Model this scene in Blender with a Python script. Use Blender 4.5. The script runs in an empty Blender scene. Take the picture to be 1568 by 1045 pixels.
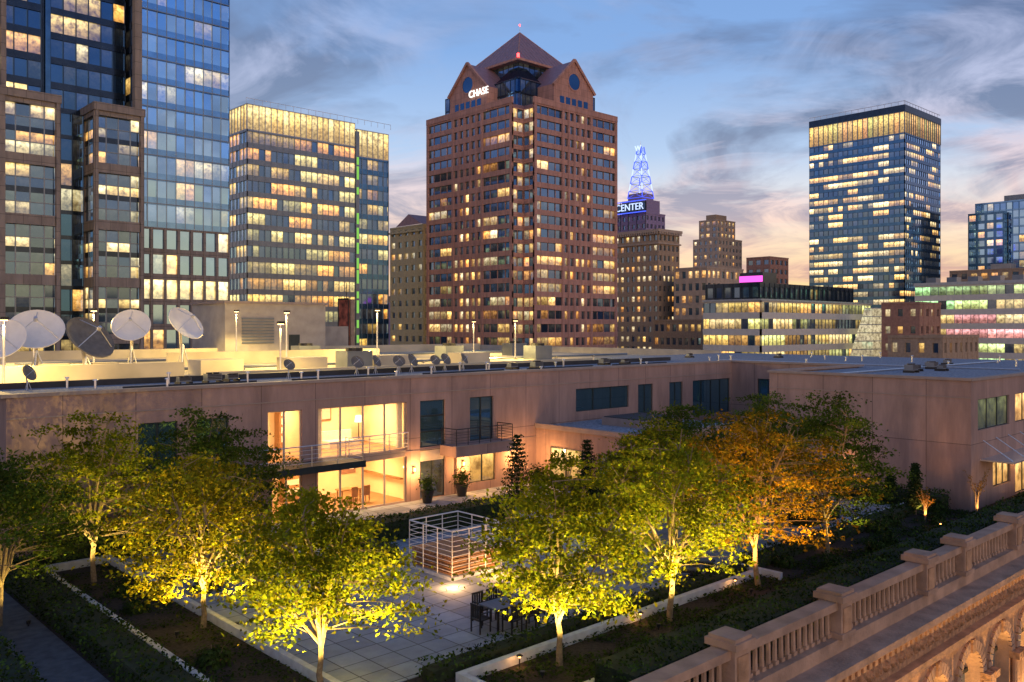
import bpy, math, random
import numpy as np
from mathutils import Vector, Matrix

sc = bpy.context.scene
R = random.Random(11)

# ------------------------------------------------------------------ materials
def nmat(name):
    m = bpy.data.materials.new(name); m.use_nodes = True
    nt = m.node_tree; nt.nodes.clear()
    return m, nt, nt.nodes, nt.links

def pmat(name, col, rough=0.8, metal=0.0, nscale=3.0, amt=0.18, bump=0.0, bscale=20.0, emit=None, estr=0.0, stretch=None):
    m, nt, N, L = nmat(name)
    o = N.new('ShaderNodeOutputMaterial'); p = N.new('ShaderNodeBsdfPrincipled')
    p.inputs['Roughness'].default_value = rough; p.inputs['Metallic'].default_value = metal
    tc = N.new('ShaderNodeTexCoord'); no = N.new('ShaderNodeTexNoise')
    no.inputs['Scale'].default_value = nscale; no.inputs['Detail'].default_value = 4
    if stretch:
        mp = N.new('ShaderNodeMapping'); mp.inputs['Scale'].default_value = stretch
        L.new(tc.outputs['Object'], mp.inputs['Vector']); L.new(mp.outputs[0], no.inputs['Vector'])
    else:
        L.new(tc.outputs['Object'], no.inputs['Vector'])
    cr = N.new('ShaderNodeValToRGB')
    cr.color_ramp.elements[0].position = 0.3; cr.color_ramp.elements[1].position = 0.7
    cr.color_ramp.elements[0].color = tuple(c*(1-amt) for c in col)+(1,)
    cr.color_ramp.elements[1].color = tuple(min(1,c*(1+amt)) for c in col)+(1,)
    L.new(no.outputs['Fac'], cr.inputs[0]); L.new(cr.outputs[0], p.inputs['Base Color'])
    if bump > 0:
        n2 = N.new('ShaderNodeTexNoise'); n2.inputs['Scale'].default_value = bscale; n2.inputs['Detail'].default_value = 3
        L.new(tc.outputs['Object'], n2.inputs['Vector'])
        b = N.new('ShaderNodeBump'); b.inputs['Strength'].default_value = bump; b.inputs['Distance'].default_value = 0.1
        L.new(n2.outputs['Fac'], b.inputs['Height']); L.new(b.outputs[0], p.inputs['Normal'])
    if emit:
        p.inputs['Emission Color'].default_value = tuple(emit)+(1,); p.inputs['Emission Strength'].default_value = estr
    L.new(p.outputs[0], o.inputs[0])
    m.cycles.emission_sampling = 'NONE' if emit is None else 'AUTO'
    return m

def panel_mat(name, col, pw, ph, joint=0.02, amt=0.12, rough=0.85, horizontal=False, jdark=0.45, stain=True, bump=0.15):
    """precast panels / pavers: joints from a brick texture in object space"""
    m, nt, N, L = nmat(name)
    o = N.new('ShaderNodeOutputMaterial'); p = N.new('ShaderNodeBsdfPrincipled')
    p.inputs['Roughness'].default_value = rough
    tc = N.new('ShaderNodeTexCoord'); s = N.new('ShaderNodeSeparateXYZ'); c = N.new('ShaderNodeCombineXYZ')
    L.new(tc.outputs['Object'], s.inputs[0])
    if horizontal:
        L.new(s.outputs[0], c.inputs[0]); L.new(s.outputs[1], c.inputs[1])
    else:
        a = N.new('ShaderNodeMath'); a.operation = 'ADD'
        L.new(s.outputs[0], a.inputs[0]); L.new(s.outputs[1], a.inputs[1])
        L.new(a.outputs[0], c.inputs[0]); L.new(s.outputs[2], c.inputs[1])
    br = N.new('ShaderNodeTexBrick'); br.offset = 0.0; br.squash = 1.0
    br.inputs['Scale'].default_value = 1.0
    br.inputs['Brick Width'].default_value = pw; br.inputs['Row Height'].default_value = ph
    br.inputs['Mortar Size'].default_value = joint; br.inputs['Mortar Smooth'].default_value = 0.2
    br.inputs['Color1'].default_value = tuple(x*(1-amt) for x in col)+(1,)
    br.inputs['Color2'].default_value = tuple(x*(1+amt) for x in col)+(1,)
    br.inputs['Mortar'].default_value = tuple(x*jdark for x in col)+(1,)
    L.new(c.outputs[0], br.inputs['Vector'])
    no = N.new('ShaderNodeTexNoise'); no.inputs['Scale'].default_value = 0.7; no.inputs['Detail'].default_value = 6
    no.inputs['Roughness'].default_value = 0.65
    mp = N.new('ShaderNodeMapping')
    mp.inputs['Scale'].default_value = (1,1,1) if horizontal else (1.6,1.6,0.35)
    L.new(tc.outputs['Object'], mp.inputs['Vector']); L.new(mp.outputs[0], no.inputs['Vector'])
    cr = N.new('ShaderNodeValToRGB'); cr.color_ramp.elements[0].position=0.3; cr.color_ramp.elements[1].position=0.7
    cr.color_ramp.elements[0].color=(0.68,0.66,0.66,1); cr.color_ramp.elements[1].color=(1.14,1.1,1.08,1)
    L.new(no.outputs['Fac'], cr.inputs[0])
    mx = N.new('ShaderNodeMix'); mx.data_type='RGBA'; mx.blend_type='MULTIPLY'; mx.inputs[0].default_value=1.0
    L.new(br.outputs['Color'], mx.inputs[6]); L.new(cr.outputs[0], mx.inputs[7])
    L.new(mx.outputs[2], p.inputs['Base Color'])
    if bump>0:
        n2 = N.new('ShaderNodeTexNoise'); n2.inputs['Scale'].default_value = 18; n2.inputs['Detail'].default_value=2
        L.new(tc.outputs['Object'], n2.inputs['Vector'])
        b = N.new('ShaderNodeBump'); b.inputs['Strength'].default_value=bump; b.inputs['Distance'].default_value=0.05
        L.new(n2.outputs['Fac'], b.inputs['Height']); L.new(b.outputs[0], p.inputs['Normal'])
    L.new(p.outputs[0], o.inputs[0])
    return m

def window_mat(name, base=(0.10,0.14,0.18), metal=0.75, rough=0.06, gain=1.0):
    """reflective glass, room light painted as pane emission, brightest near the top; per-pane colour from the attribute Col"""
    m, nt, N, L = nmat(name)
    o = N.new('ShaderNodeOutputMaterial'); p = N.new('ShaderNodeBsdfPrincipled')
    p.inputs['Base Color'].default_value = tuple(base)+(1,)
    p.inputs['Metallic'].default_value = metal; p.inputs['Roughness'].default_value = rough
    at = N.new('ShaderNodeAttribute'); at.attribute_name='Col'
    uv = N.new('ShaderNodeUVMap'); s = N.new('ShaderNodeSeparateXYZ'); L.new(uv.outputs[0], s.inputs[0])
    tc = N.new('ShaderNodeTexCoord')
    no = N.new('ShaderNodeTexNoise'); no.inputs['Scale'].default_value=1.3; no.inputs['Detail'].default_value=3; no.inputs['Roughness'].default_value=0.6
    L.new(tc.outputs['Object'], no.inputs['Vector'])
    cr = N.new('ShaderNodeValToRGB'); cr.color_ramp.elements[0].position=0.33; cr.color_ramp.elements[1].position=0.62
    cr.color_ramp.elements[0].color=(0.34,0.29,0.24,1); cr.color_ramp.elements[1].color=(1.3,1.3,1.3,1)
    L.new(no.outputs['Fac'], cr.inputs[0])
    c2 = N.new('ShaderNodeValToRGB')
    c2.color_ramp.elements[0].position=0.0; c2.color_ramp.elements[0].color=(0.40,0.34,0.28,1)
    c2.color_ramp.elements[1].position=1.0; c2.color_ramp.elements[1].color=(1.0,1.0,1.0,1)
    e = c2.color_ramp.elements.new(0.4); e.color=(0.62,0.55,0.46,1)
    e = c2.color_ramp.elements.new(0.8); e.color=(1.35,1.35,1.35,1)
    L.new(s.outputs[1], c2.inputs[0])
    m1 = N.new('ShaderNodeMix'); m1.data_type='RGBA'; m1.blend_type='MULTIPLY'; m1.inputs[0].default_value=1
    L.new(cr.outputs[0], m1.inputs[6]); L.new(c2.outputs[0], m1.inputs[7])
    m2 = N.new('ShaderNodeMix'); m2.data_type='RGBA'; m2.blend_type='MULTIPLY'; m2.inputs[0].default_value=1
    L.new(m1.outputs[2], m2.inputs[6]); L.new(at.outputs['Color'], m2.inputs[7])
    L.new(m2.outputs[2], p.inputs['Emission Color']); p.inputs['Emission Strength'].default_value=gain
    L.new(p.outputs[0], o.inputs[0])
    m.cycles.emission_sampling='NONE'
    return m

def emat(name, col, s, sample=False):
    m, nt, N, L = nmat(name)
    o = N.new('ShaderNodeOutputMaterial'); e = N.new('ShaderNodeEmission')
    e.inputs[0].default_value = tuple(col)+(1,); e.inputs[1].default_value = s
    L.new(e.outputs[0], o.inputs[0]); m.cycles.emission_sampling = 'AUTO' if sample else 'NONE'
    return m

def leaf_mat(name, tr=0.5):
    m, nt, N, L = nmat(name)
    o = N.new('ShaderNodeOutputMaterial')
    at = N.new('ShaderNodeAttribute'); at.attribute_name='Col'
    d = N.new('ShaderNodeBsdfDiffuse')
    t = N.new('ShaderNodeBsdfTranslucent'); ms = N.new('ShaderNodeMixShader'); ms.inputs[0].default_value=tr
    tm = N.new('ShaderNodeMix'); tm.data_type='RGBA'; tm.blend_type='MULTIPLY'; tm.inputs[0].default_value=1
    L.new(at.outputs['Color'], tm.inputs[6]); tm.inputs[7].default_value=(2.2,1.8,0.9,1)
    L.new(at.outputs['Color'], d.inputs[0]); L.new(tm.outputs[2], t.inputs[0])
    L.new(d.outputs[0], ms.inputs[1]); L.new(t.outputs[0], ms.inputs[2]); L.new(ms.outputs[0], o.inputs[0])
    return m

def pane_mat(name):
    m, nt, N, L = nmat(name)
    o = N.new('ShaderNodeOutputMaterial'); t = N.new('ShaderNodeBsdfTransparent'); g = N.new('ShaderNodeBsdfGlossy')
    g.inputs['Roughness'].default_value=0.03
    fr = N.new('ShaderNodeFresnel'); fr.inputs[0].default_value=1.5
    ms = N.new('ShaderNodeMixShader'); L.new(fr.outputs[0], ms.inputs[0])
    L.new(t.outputs[0], ms.inputs[1]); L.new(g.outputs[0], ms.inputs[2]); L.new(ms.outputs[0], o.inputs[0])
    return m

M = {}
M['win'] = window_mat('window_glass', base=(0.11,0.20,0.34), metal=0.88)
M['winblue'] = window_mat('window_glass_blue', base=(0.27,0.50,0.80), metal=0.95, rough=0.04)
M['windark'] = window_mat('window_glass_dark', base=(0.05,0.14,0.30), metal=0.88, rough=0.05)
M['crownwin'] = window_mat('crown_glass', base=(0.3,0.3,0.25), metal=0.3, rough=0.3)
M['salmon'] = panel_mat('salmon_granite', (0.50,0.28,0.23), 2.5, 1.75, 0.03, amt=0.06, bump=0)
M['granite'] = panel_mat('beige_granite', (0.27,0.235,0.21), 2.4, 2.0, 0.04, amt=0.07, bump=0)
M['bluespan'] = pmat('blue_spandrel_glass', (0.16,0.33,0.58), 0.12, 0.9, 0.6, 0.15)
M['deepspan'] = pmat('deep_blue_spandrel_glass', (0.06,0.15,0.29), 0.12, 0.85, 0.6, 0.2)
M['darkspan'] = pmat('dark_spandrel_glass', (0.03,0.05,0.085), 0.15, 0.7, 0.6, 0.2)
M['whitemull'] = pmat('pale_metal', (0.46,0.48,0.50), 0.4, 0.4, 2, 0.1)
M['palespan'] = pmat('pale_spandrel', (0.20,0.235,0.28), 0.3, 0.6, 1, 0.12)
M['whiteband'] = pmat('white_concrete_band', (0.58,0.56,0.52), 0.8, 0, 1, 0.08)
M['beige'] = pmat('beige_masonry', (0.46,0.41,0.26), 0.9, 0, 1.5, 0.15)
M['brick'] = pmat('brown_brick', (0.35,0.255,0.18), 0.9, 0, 2, 0.2)
M['redbrick'] = pmat('red_brick', (0.31,0.17,0.135), 0.9, 0, 1.5, 0.2)
M['purple'] = pmat('mauve_plaster', (0.26,0.20,0.34), 0.8, 0, 1.5, 0.15)
M['roofmauve'] = pmat('mauve_metal_roof', (0.27,0.17,0.20), 0.5, 0.2, 1.0, 0.15)
M['concrete'] = pmat('concrete', (0.36,0.34,0.31), 0.9, 0, 0.8, 0.15)
M['deck'] = pmat('roof_deck', (0.48,0.43,0.32), 0.9, 0, 0.3, 0.22)
M['gravel'] = pmat('roof_gravel', (0.21,0.25,0.31), 0.95, 0, 6, 0.45, 0.6, 14)
M['roofblack'] = pmat('black_membrane', (0.03,0.032,0.036), 0.7, 0, 1, 0.3)
M['wall'] = panel_mat('precast_wall', (0.33,0.235,0.21), 3.05, 3.6, 0.02, amt=0.07)
M['wallcap'] = pmat('wall_coping', (0.28,0.23,0.21), 0.7, 0, 2, 0.1)
M['frame'] = pmat('dark_window_frame', (0.035,0.05,0.055), 0.4, 0.5, 3, 0.1)
M['framel'] = pmat('light_window_frame', (0.45,0.40,0.33), 0.5, 0, 3, 0.1)
M['dusk'] = window_mat('dusk_window', base=(0.16,0.33,0.44), metal=0.85, rough=0.04)
M['pane'] = pane_mat('clear_pane')
M['inwall'] = pmat('interior_wall', (0.78,0.62,0.42), 0.9, 0, 1, 0.06)
M['infloor'] = pmat('interior_floor', (0.30,0.17,0.08), 0.5, 0, 2, 0.2)
M['wood'] = pmat('wood', (0.28,0.14,0.06), 0.5, 0, 3, 0.3, 0.1, 20, stretch=(1,8,1))
M['fabric'] = pmat('fabric', (0.55,0.5,0.42), 0.95, 0, 8, 0.1)
M['steel'] = pmat('steel', (0.62,0.63,0.64), 0.35, 0.8, 5, 0.1)
M['blackmetal'] = pmat('black_metal', (0.03,0.03,0.032), 0.45, 0.4, 5, 0.2)
M['pave'] = panel_mat('patio_paving', (0.29,0.35,0.41), 0.92, 0.92, 0.022, amt=0.17, horizontal=True, jdark=0.3)
M['mulch'] = pmat('mulch', (0.035,0.028,0.024), 1.0, 0, 9, 0.5, 0.8, 30)
M['path'] = pmat('path_paving', (0.09,0.10,0.115), 0.9, 0, 3, 0.3, 0.2, 20)
M['kerb'] = pmat('concrete_kerb', (0.48,0.52,0.57), 0.85, 0, 4, 0.15)
M['sand'] = pmat('sandstone', (0.40,0.24,0.14), 0.9, 0, 2.2, 0.3, 0.35, 9)
M['sandcarve'] = pmat('carved_sandstone', (0.36,0.21,0.12), 0.95, 0, 5, 0.4, 1.0, 5)
M['sandlt'] = pmat('pale_sandstone', (0.37,0.245,0.175), 0.85, 0, 1.3, 0.28, 0.3, 9)
M['limestone'] = pmat('limestone', (0.42,0.33,0.26), 0.85, 0, 0.8, 0.15)
M['bark'] = pmat('bark', (0.20,0.15,0.09), 0.95, 0, 12, 0.35)
M['leaf'] = leaf_mat('leaves',.5)
M['hedgeleaf'] = leaf_mat('hedge_leaves',.15)
M['hedgecore'] = pmat('hedge_core', (0.018,0.03,0.012), 1.0, 0, 5, 0.4)
M['white'] = pmat('white_paint', (0.78,0.77,0.73), 0.5, 0, 2, 0.05)
M['dishdark'] = pmat('dark_dish', (0.16,0.15,0.13), 0.6, 0.2, 3, 0.2)
M['ground'] = pmat('city_ground', (0.05,0.05,0.052), 0.95, 0, 0.05, 0.3)
M['hill'] = pmat('hill', (0.07,0.075,0.10), 1, 0, 0.003, 0.3)
M['mural'] = pmat('painted_mural', (0.30,0.08,0.05), 0.7, 0, 0.9, 0.95)
M['warmemit'] = emat('warm_lamp', (1,0.62,0.25), 6)
M['lens'] = emat('uplight_lens', (1,0.62,0.25), 2.0)
M['fairy'] = emat('fairy_light', (1,0.5,0.15), 1.6)
M['blueneon'] = emat('blue_neon', (0.07,0.12,1.0), 1.6)
M['whiteneon'] = emat('white_neon', (0.55,0.68,1.0), 1.5)
M['whitesign'] = emat('white_sign', (1,0.97,0.9), 2.0)
M['redlamp'] = emat('red_lamp', (1,0.05,0.05), 8)
M['pinkneon'] = emat('pink_neon', (1,0.12,0.75), 1.6)
M['greenneon'] = emat('green_strip', (0.30,0.75,0.12), .9)
M['orangelamp'] = emat('orange_lamp', (1,0.42,0.10), 10)

# ------------------------------------------------------------------ mesh builder
class MB:
    def __init__(s):
        s.v=[]; s.f=[]; s.m=[]; s.c=[]; s.mats=[]
    def mi(s, k):
        if k not in s.mats: s.mats.append(k)
        return s.mats.index(k)
    def poly(s, pts, k, col=(0,0,0)):
        b=len(s.v); s.v.extend(tuple(p) for p in pts); s.f.append(tuple(range(b,b+len(pts)))); s.m.append(s.mi(k)); s.c.append(col)
    def box(s, x0,x1,y0,y1,z0,z1,k,col=(0,0,0)):
        if x0>x1: x0,x1=x1,x0
        if y0>y1: y0,y1=y1,y0
        if z0>z1: z0,z1=z1,z0
        b=len(s.v)
        s.v.extend([(x0,y0,z0),(x1,y0,z0),(x1,y1,z0),(x0,y1,z0),(x0,y0,z1),(x1,y0,z1),(x1,y1,z1),(x0,y1,z1)])
        i=s.mi(k)
        for q in ((0,3,2,1),(4,5,6,7),(0,1,5,4),(1,2,6,5),(2,3,7,6),(3,0,4,7)):
            s.f.append(tuple(b+t for t in q)); s.m.append(i); s.c.append(col)
    def cyl(s, p0,p1,r0,r1,n,k,col=(0,0,0)):
        p0=Vector(p0); p1=Vector(p1); d=(p1-p0)
        if d.length<1e-6: return
        d.normalize(); u=d.orthogonal().normalized(); w=d.cross(u)
        b=len(s.v); i=s.mi(k)
        for j in range(n):
            a=2*math.pi*j/n; e=u*math.cos(a)+w*math.sin(a)
            s.v.append(tuple(p0+e*r0)); s.v.append(tuple(p1+e*r1))
        for j in range(n):
            a=b+2*j; c=b+2*((j+1)%n)
            s.f.append((a,c,c+1,a+1)); s.m.append(i); s.c.append(col)
        s.f.append(tuple(b+2*j for j in range(n))[::-1]); s.m.append(i); s.c.append(col)
        s.f.append(tuple(b+2*j+1 for j in range(n))); s.m.append(i); s.c.append(col)
    def build(s, name, parent=None, smooth=False):
        me=bpy.data.meshes.new(name); me.from_pydata(s.v,[],s.f)
        for k in s.mats: me.materials.append(M[k])
        me.polygons.foreach_set('material_index', s.m)
        if smooth: me.polygons.foreach_set('use_smooth',[True]*len(s.f))
        ca=me.color_attributes.new('Col','FLOAT_COLOR','CORNER'); uv=me.uv_layers.new(name='UVMap')
        cs=[];us=[]
        Q=((0,0),(1,0),(1,1),(0,1))
        for f,c in zip(s.f,s.c):
            for j in range(len(f)):
                cs.extend((c[0],c[1],c[2],1)); us.extend(Q[j] if len(f)==4 else (0.5,0.5))
        ca.data.foreach_set('color',cs); uv.data.foreach_set('uv',us)
        me.update()
        ob=bpy.data.objects.new(name,me); sc.collection.objects.link(ob)
        if parent: ob.parent=parent
        return ob

def empty(name, loc=(0,0,0)):
    e=bpy.data.objects.new(name,None); e.location=loc; sc.collection.objects.link(e); return e

def lamp(name, kind, loc, energy, col, parent, size=0.1, target=None, spot=None, blend=0.6):
    l=bpy.data.lights.new(name,kind); l.energy=energy; l.color=col
    if kind=='AREA': l.size=size
    else: l.shadow_soft_size=size
    if kind=='SPOT':
        l.spot_size=math.radians(spot or 90); l.spot_blend=blend
    o=bpy.data.objects.new(name,l); o.location=loc; sc.collection.objects.link(o)
    if target is not None:
        d=Vector(target)-Vector(loc); o.rotation_euler=d.to_track_quat('-Z','Y').to_euler()
    if parent:
        o.parent=parent
        o.matrix_parent_inverse = Matrix.Translation(-Vector(parent.location))
    return o

def text(name, s, size, loc, face, k, parent, ext=0.1, off=0.02):
    cu=bpy.data.curves.new(name,'FONT'); cu.body=s; cu.size=size; cu.extrude=ext; cu.align_x='CENTER'; cu.align_y='CENTER'
    cu.offset=off*size
    cu.materials.append(M[k]); o=bpy.data.objects.new(name,cu); sc.collection.objects.link(o)
    if face=='-x': m=Matrix(((0,0,-1),(-1,0,0),(0,1,0)))
    else: m=Matrix(((1,0,0),(0,0,-1),(0,1,0)))
    o.matrix_world=Matrix.Translation(loc) @ m.to_4x4()
    if parent: o.parent=parent
    return o

# ------------------------------------------------------------------ facades
WARM=[(1.0,0.58,0.16),(1.0,0.68,0.26),(1.0,0.46,0.10),(0.95,0.78,0.45),(1.0,0.64,0.18)]
def litter(p, strength=1.2, cols=WARM, run=3, fvar=0.35, zfun=None, seed=0):
    rr=random.Random(seed); cache={}; fl={}
    def f(i,j):
        if i not in fl: fl[i]=(rr.uniform(-fvar,fvar), rr.randint(0,run))
        k=(i,(j+fl[i][1])//run)
        if k not in cache:
            pp=p+fl[i][0]*p
            if zfun: pp*=zfun(i)
            cache[k]=(rr.random()<pp, rr.choice(cols), rr.choice((.3,.5,.8,1.0,1.35)))
        on,c,s=cache[k]
        on = on if rr.random()>0.10 else (not on and rr.random()<0.25)
        if on:
            q=s*strength*rr.uniform(0.65,1.2); return tuple(x*q for x in c)
        q=rr.uniform(0,0.03); return (q*1.2,q,q*0.7)
    return f

TR_=random.Random(77)
def facade(mb, axis, plane, a0,a1, z0,z1, fh, bay, sill, head, pier, depth, wk, gk, lit, fk=None, sub=None, pout=0.06, slab=True, tilt=0.02):
    sg = -1 if axis[0]=='-' else 1
    def P(a,d,z):
        return (a, plane+sg*d, z) if axis[1]=='y' else (plane+sg*d, a, z)
    def B(b0,b1,d0,d1,c0,c1,k):
        p=P(b0,d0,c0); q=P(b1,d1,c1); mb.box(p[0],q[0],p[1],q[1],p[2],q[2],k)
    def G(x0,x1,y0,y1,c):
        u=TR_.uniform(-tilt,tilt); v=TR_.uniform(-tilt,tilt); D=-depth
        mb.poly([P(x0,D-u-v,y0),P(x1,D+u-v,y0),P(x1,D+u+v,y1),P(x0,D-u+v,y1)],gk,c)
    nf=max(1,round((z1-z0)/fh)); fh=(z1-z0)/nf; nb=max(1,round((a1-a0)/bay)); bay=(a1-a0)/nb
    sill=sill if sill<fh else fh*.3; head=min(head,fh)
    if slab:
        for i in range(nf+1):
            b0=z0+(i-1)*fh+head if i>0 else z0
            b1=z0+i*fh+sill if i<nf else z1
            if b1-b0>0.01: B(a0,a1,-depth-0.05,0,b0,b1,wk)
    for j in range(nb+1):
        c=a0+j*bay; h=pier/2
        l=max(a0,c-h); r=min(a1,c+h)
        if r-l>0.01: B(l,r,-depth-0.03,pout,z0,z1, fk or wk)
    for i in range(nf):
        for j in range(nb):
            g0=a0+j*bay; g1=g0+bay; h0=z0+i*fh+sill; h1=z0+i*fh+head
            if sub:
                nx,nz=sub
                for p in range(nx):
                    for q in range(nz):
                        c=lit(i*nz+q, j*nx+p)
                        G(g0+(g1-g0)*p/nx,g0+(g1-g0)*(p+1)/nx,h0+(h1-h0)*q/nz,h0+(h1-h0)*(q+1)/nz,c)
                for p in range(1,nx):
                    x=g0+(g1-g0)*p/nx; B(x-0.09,x+0.09,-depth-.02,-depth+0.15,h0,h1,'palespan')
                for q in range(1,nz):
                    y=h0+(h1-h0)*q/nz; B(g0,g1,-depth-.02,-depth+0.12,y-(0.4 if q%2==0 else .07),y+(.4 if q%2==0 else .07),'darkspan' if q%2==0 else 'palespan')
            else:
                G(g0,g1,h0,h1,lit(i,j))

def simple_tower(name,x0,x1,y0,y1,z0,z1,fh,bay,sill,head,pier,wk,gk,lit,depth=0.4,fk=None,roof='roofblack',crown=None,mb=None,build=True,back=True,pout=0.06):
    mb=mb or MB()
    facade(mb,'-x',x0,y0,y1,z0,z1,fh,bay,sill,head,pier,depth,wk,gk,lit,fk,pout=pout)
    facade(mb,'-y',y0,x0,x1,z0,z1,fh,bay,sill,head,pier,depth,wk,gk,lit,fk,pout=pout)
    if back:
        facade(mb,'+x',x1,y0,y1,z0,z1,fh,bay*2,sill,head,pier,depth,wk,gk,lit,fk,pout=pout)
    mb.box(x0+depth+.06,x1-depth-.06,y0+depth+.06,y1-.06,z0,z1-0.3,roof)
    mb.box(x0-.15,x1+.15,y0-.15,y0+.35,z1,z1+.5,wk); mb.box(x0-.15,x0+.35,y0+.35,y1,z1,z1+.5,wk)
    mb.box(x1-.35,x1+.15,y0+.35,y1,z1,z1+.5,wk)
    mb.box(x0+.4,x1-.4,y0+.4,y1,z1-.29,z1-.02,roof)
    if build: return mb.build(name)
    return mb

GZ=-28.0
# ---------------- pyramid-topped salmon tower
def pyramid_tower():
    root=empty('pyramid_roof_office_tower',(152,159,0))
    mb=MB()
    zf=lambda i: 1.35 if i<13 else (.7 if i<17 else .35)
    X0,Y0,X1,Y1,N=152.0,159.0,188.5,198.6,4.0
    Z0,Z1=-17.0,67.0
    for ax,pl,s,e,sd in (('-x',X0,Y0+N,Y1,1),('-y',Y0,X0+N,X1,2),('+x',X1,Y0,Y1,3),('+y',Y1,X0,X1,4)):
        L=e-s; a=s+L*0.33; b=s+L*0.67
        facade(mb,ax,pl,s,a,Z0,Z1,3.5,2.9,0.95,3.1,0.12,0.45,'salmon','win',litter(.46,1.4,run=2,zfun=zf,seed=sd),pout=-0.25)
        facade(mb,ax,pl,a,b,Z0,Z1,3.5,2.4,0.95,3.0,0.8,0.45,'salmon','win',litter(.46,1.4,run=1,zfun=zf,seed=sd+10))
        facade(mb,ax,pl,b,e,Z0,Z1,3.5,2.9,0.95,3.1,0.12,0.45,'salmon','win',litter(.46,1.4,run=2,zfun=zf,seed=sd+20),pout=-0.25)
        for q in (s+.45,e-.45,a,b):
            if ax[1]=='x': mb.box(pl-.12 if ax[0]=='-' else pl-.3,pl+.3 if ax[0]=='-' else pl+.12,q-.45,q+.45,Z0,Z1+.02,'salmon')
            else: mb.box(q-.45,q+.45,pl-.12 if ax[0]=='-' else pl-.3,pl+.3 if ax[0]=='-' else pl+.12,Z0,Z1+.02,'salmon')
    facade(mb,'-x',X0+N,Y0,Y0+N,Z0,Z1-1,3.5,2,0.9,3.2,0.12,0.3,'salmon','win',litter(.3,1.1,run=1,seed=31),pout=-.1)
    facade(mb,'-y',Y0+N,X0,X0+N,Z0,Z1-1,3.5,2,0.9,3.2,0.12,0.3,'salmon','win',litter(.3,1.1,run=1,seed=32),pout=-.1)
    mb.box(X0+.6,X1-.6,Y0+N+.5,Y1-.6,Z0,Z1,'roofmauve'); mb.box(X0+N+.6,X1-.6,Y0+.6,Y0+N+.5,Z0,Z1-.02,'roofmauve')
    for (a,b,c,d) in ((X0-.2,X0+.5,Y0+N,Y1),(X0+N,X1,Y0-.2,Y0+.5),(X1-.5,X1+.2,Y0+.5,Y1),(X0+.5,X1-.5,Y1-.5,Y1+.2)):
        mb.box(a,b,c,d,Z1+.02,Z1+1.6,'salmon')
    g=litter(.02,.3,seed=5)
    cx,cy=170.2,179.3
    facade(mb,'-x',cx-14.5,cy-15.5,cy+15.5,67,74.5,3.7,2,0.2,3.5,.12,.1,'darkspan','windark',g,pout=.03)
    facade(mb,'-y',cy-14.5,cx-15.5,cx+15.5,67,74.5,3.7,2,0.2,3.5,.12,.1,'darkspan','windark',g,pout=.03)
    mb.box(cx-14.3,cx+15.3,cy-14.3,cy+15.3,67,74.6,'roofmauve')
    facade(mb,'-x',cx-9.2,cy-9.2,cy+9.2,74.5,81,3.2,2,0.2,3.1,.12,.1,'darkspan','windark',g,pout=.03)
    facade(mb,'-y',cy-9.2,cx-9.2,cx+9.2,74.5,81,3.2,2,0.2,3.1,.12,.1,'darkspan','windark',g,pout=.03)
    mb.box(cx-9,cx+9,cy-9,cy+9,74.6,81,'roofmauve')
    for sx in (-1,1):
        for sy in (-1,1):
            mb.poly([(cx+sx*14.5,cy+sy*14.5,74.6),(cx+sx*14.5,cy+sy*6,74.6),(cx+sx*9,cy+sy*6,79.5),(cx+sx*9,cy+sy*9,79.5)],'windark')
            mb.poly([(cx+sx*14.5,cy+sy*14.5,74.6),(cx+sx*6,cy+sy*14.5,74.6),(cx+sx*6,cy+sy*9,79.5),(cx+sx*9,cy+sy*9,79.5)],'windark')
    h=10.9; zb=81.3; ap=(cx,cy,93.0)
    mb.box(cx-h-.2,cx+h+.2,cy-h-.2,cy+h+.2,zb-.6,zb,'salmon')
    cs=[(cx-h,cy-h,zb+.01),(cx+h,cy-h,zb+.01),(cx+h,cy+h,zb+.01),(cx-h,cy+h,zb+.01)]
    for i in range(4):
        p,q=Vector(cs[i]),Vector(cs[(i+1)%4]); A=Vector(ap)
        mb.poly([p,q,A],'roofmauve')
        for t in range(1,14):
            f=t/14; s=p.lerp(q,f); w=min(f,1-f)*2
            mid=(p+q)/2; e=s+(A-mid)*w
            mb.cyl(s,e,.09,.09,4,'roofmauve')
        mb.cyl(p,A,.16,.12,5,'salmon')
    mb.cyl(ap,(cx,cy,95),.08,.04,5,'steel')
    def gable(ax):
        def T(a,d,z):
            if ax=='-x': return (X0-d,cy+a+1,z)
            if ax=='-y': return (cx+a+.5,Y0-d,z)
            if ax=='+x': return (X1+d,cy+a,z)
            return (cx+a,Y1+d,z)
        w=7.6; zs=73.2; za=80.6
        def prism(w,z0,zs,za,d0,d1,k,kr):
            F=[T(-w,d0,z0),T(w,d0,z0),T(w,d0,zs),T(0,d0,za),T(-w,d0,zs)]
            Bk=[T(-w,d1,z0),T(w,d1,z0),T(w,d1,zs),T(0,d1,za),T(-w,d1,zs)]
            mb.poly(F,k); mb.poly(Bk[::-1],k)
            mb.poly([F[1],Bk[1],Bk[2],F[2]],k); mb.poly([F[0],Bk[0],Bk[4],F[4]],k)
            mb.poly([F[2],Bk[2],Bk[3],F[3]],kr); mb.poly([F[4],Bk[4],Bk[3],F[3]],kr)
        prism(w,66.5,zs,za,.1,-10,'salmon','roofmauve')
        mb.cyl(T(-w-.5,.3,zs-.4),T(0,.3,za+.2),.45,.45,4,'salmon'); mb.cyl(T(w+.5,.3,zs-.4),T(0,.3,za+.2),.45,.45,4,'salmon')
        n=24
        def ring(r,d): return [T(r*math.cos(2*math.pi*i/n),d,74.9+r*math.sin(2*math.pi*i/n)) for i in range(n)]
        o,i2=ring(2.5,.25),ring(2.1,.25); mb.poly(ring(2.15,.18),'windark')
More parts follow.
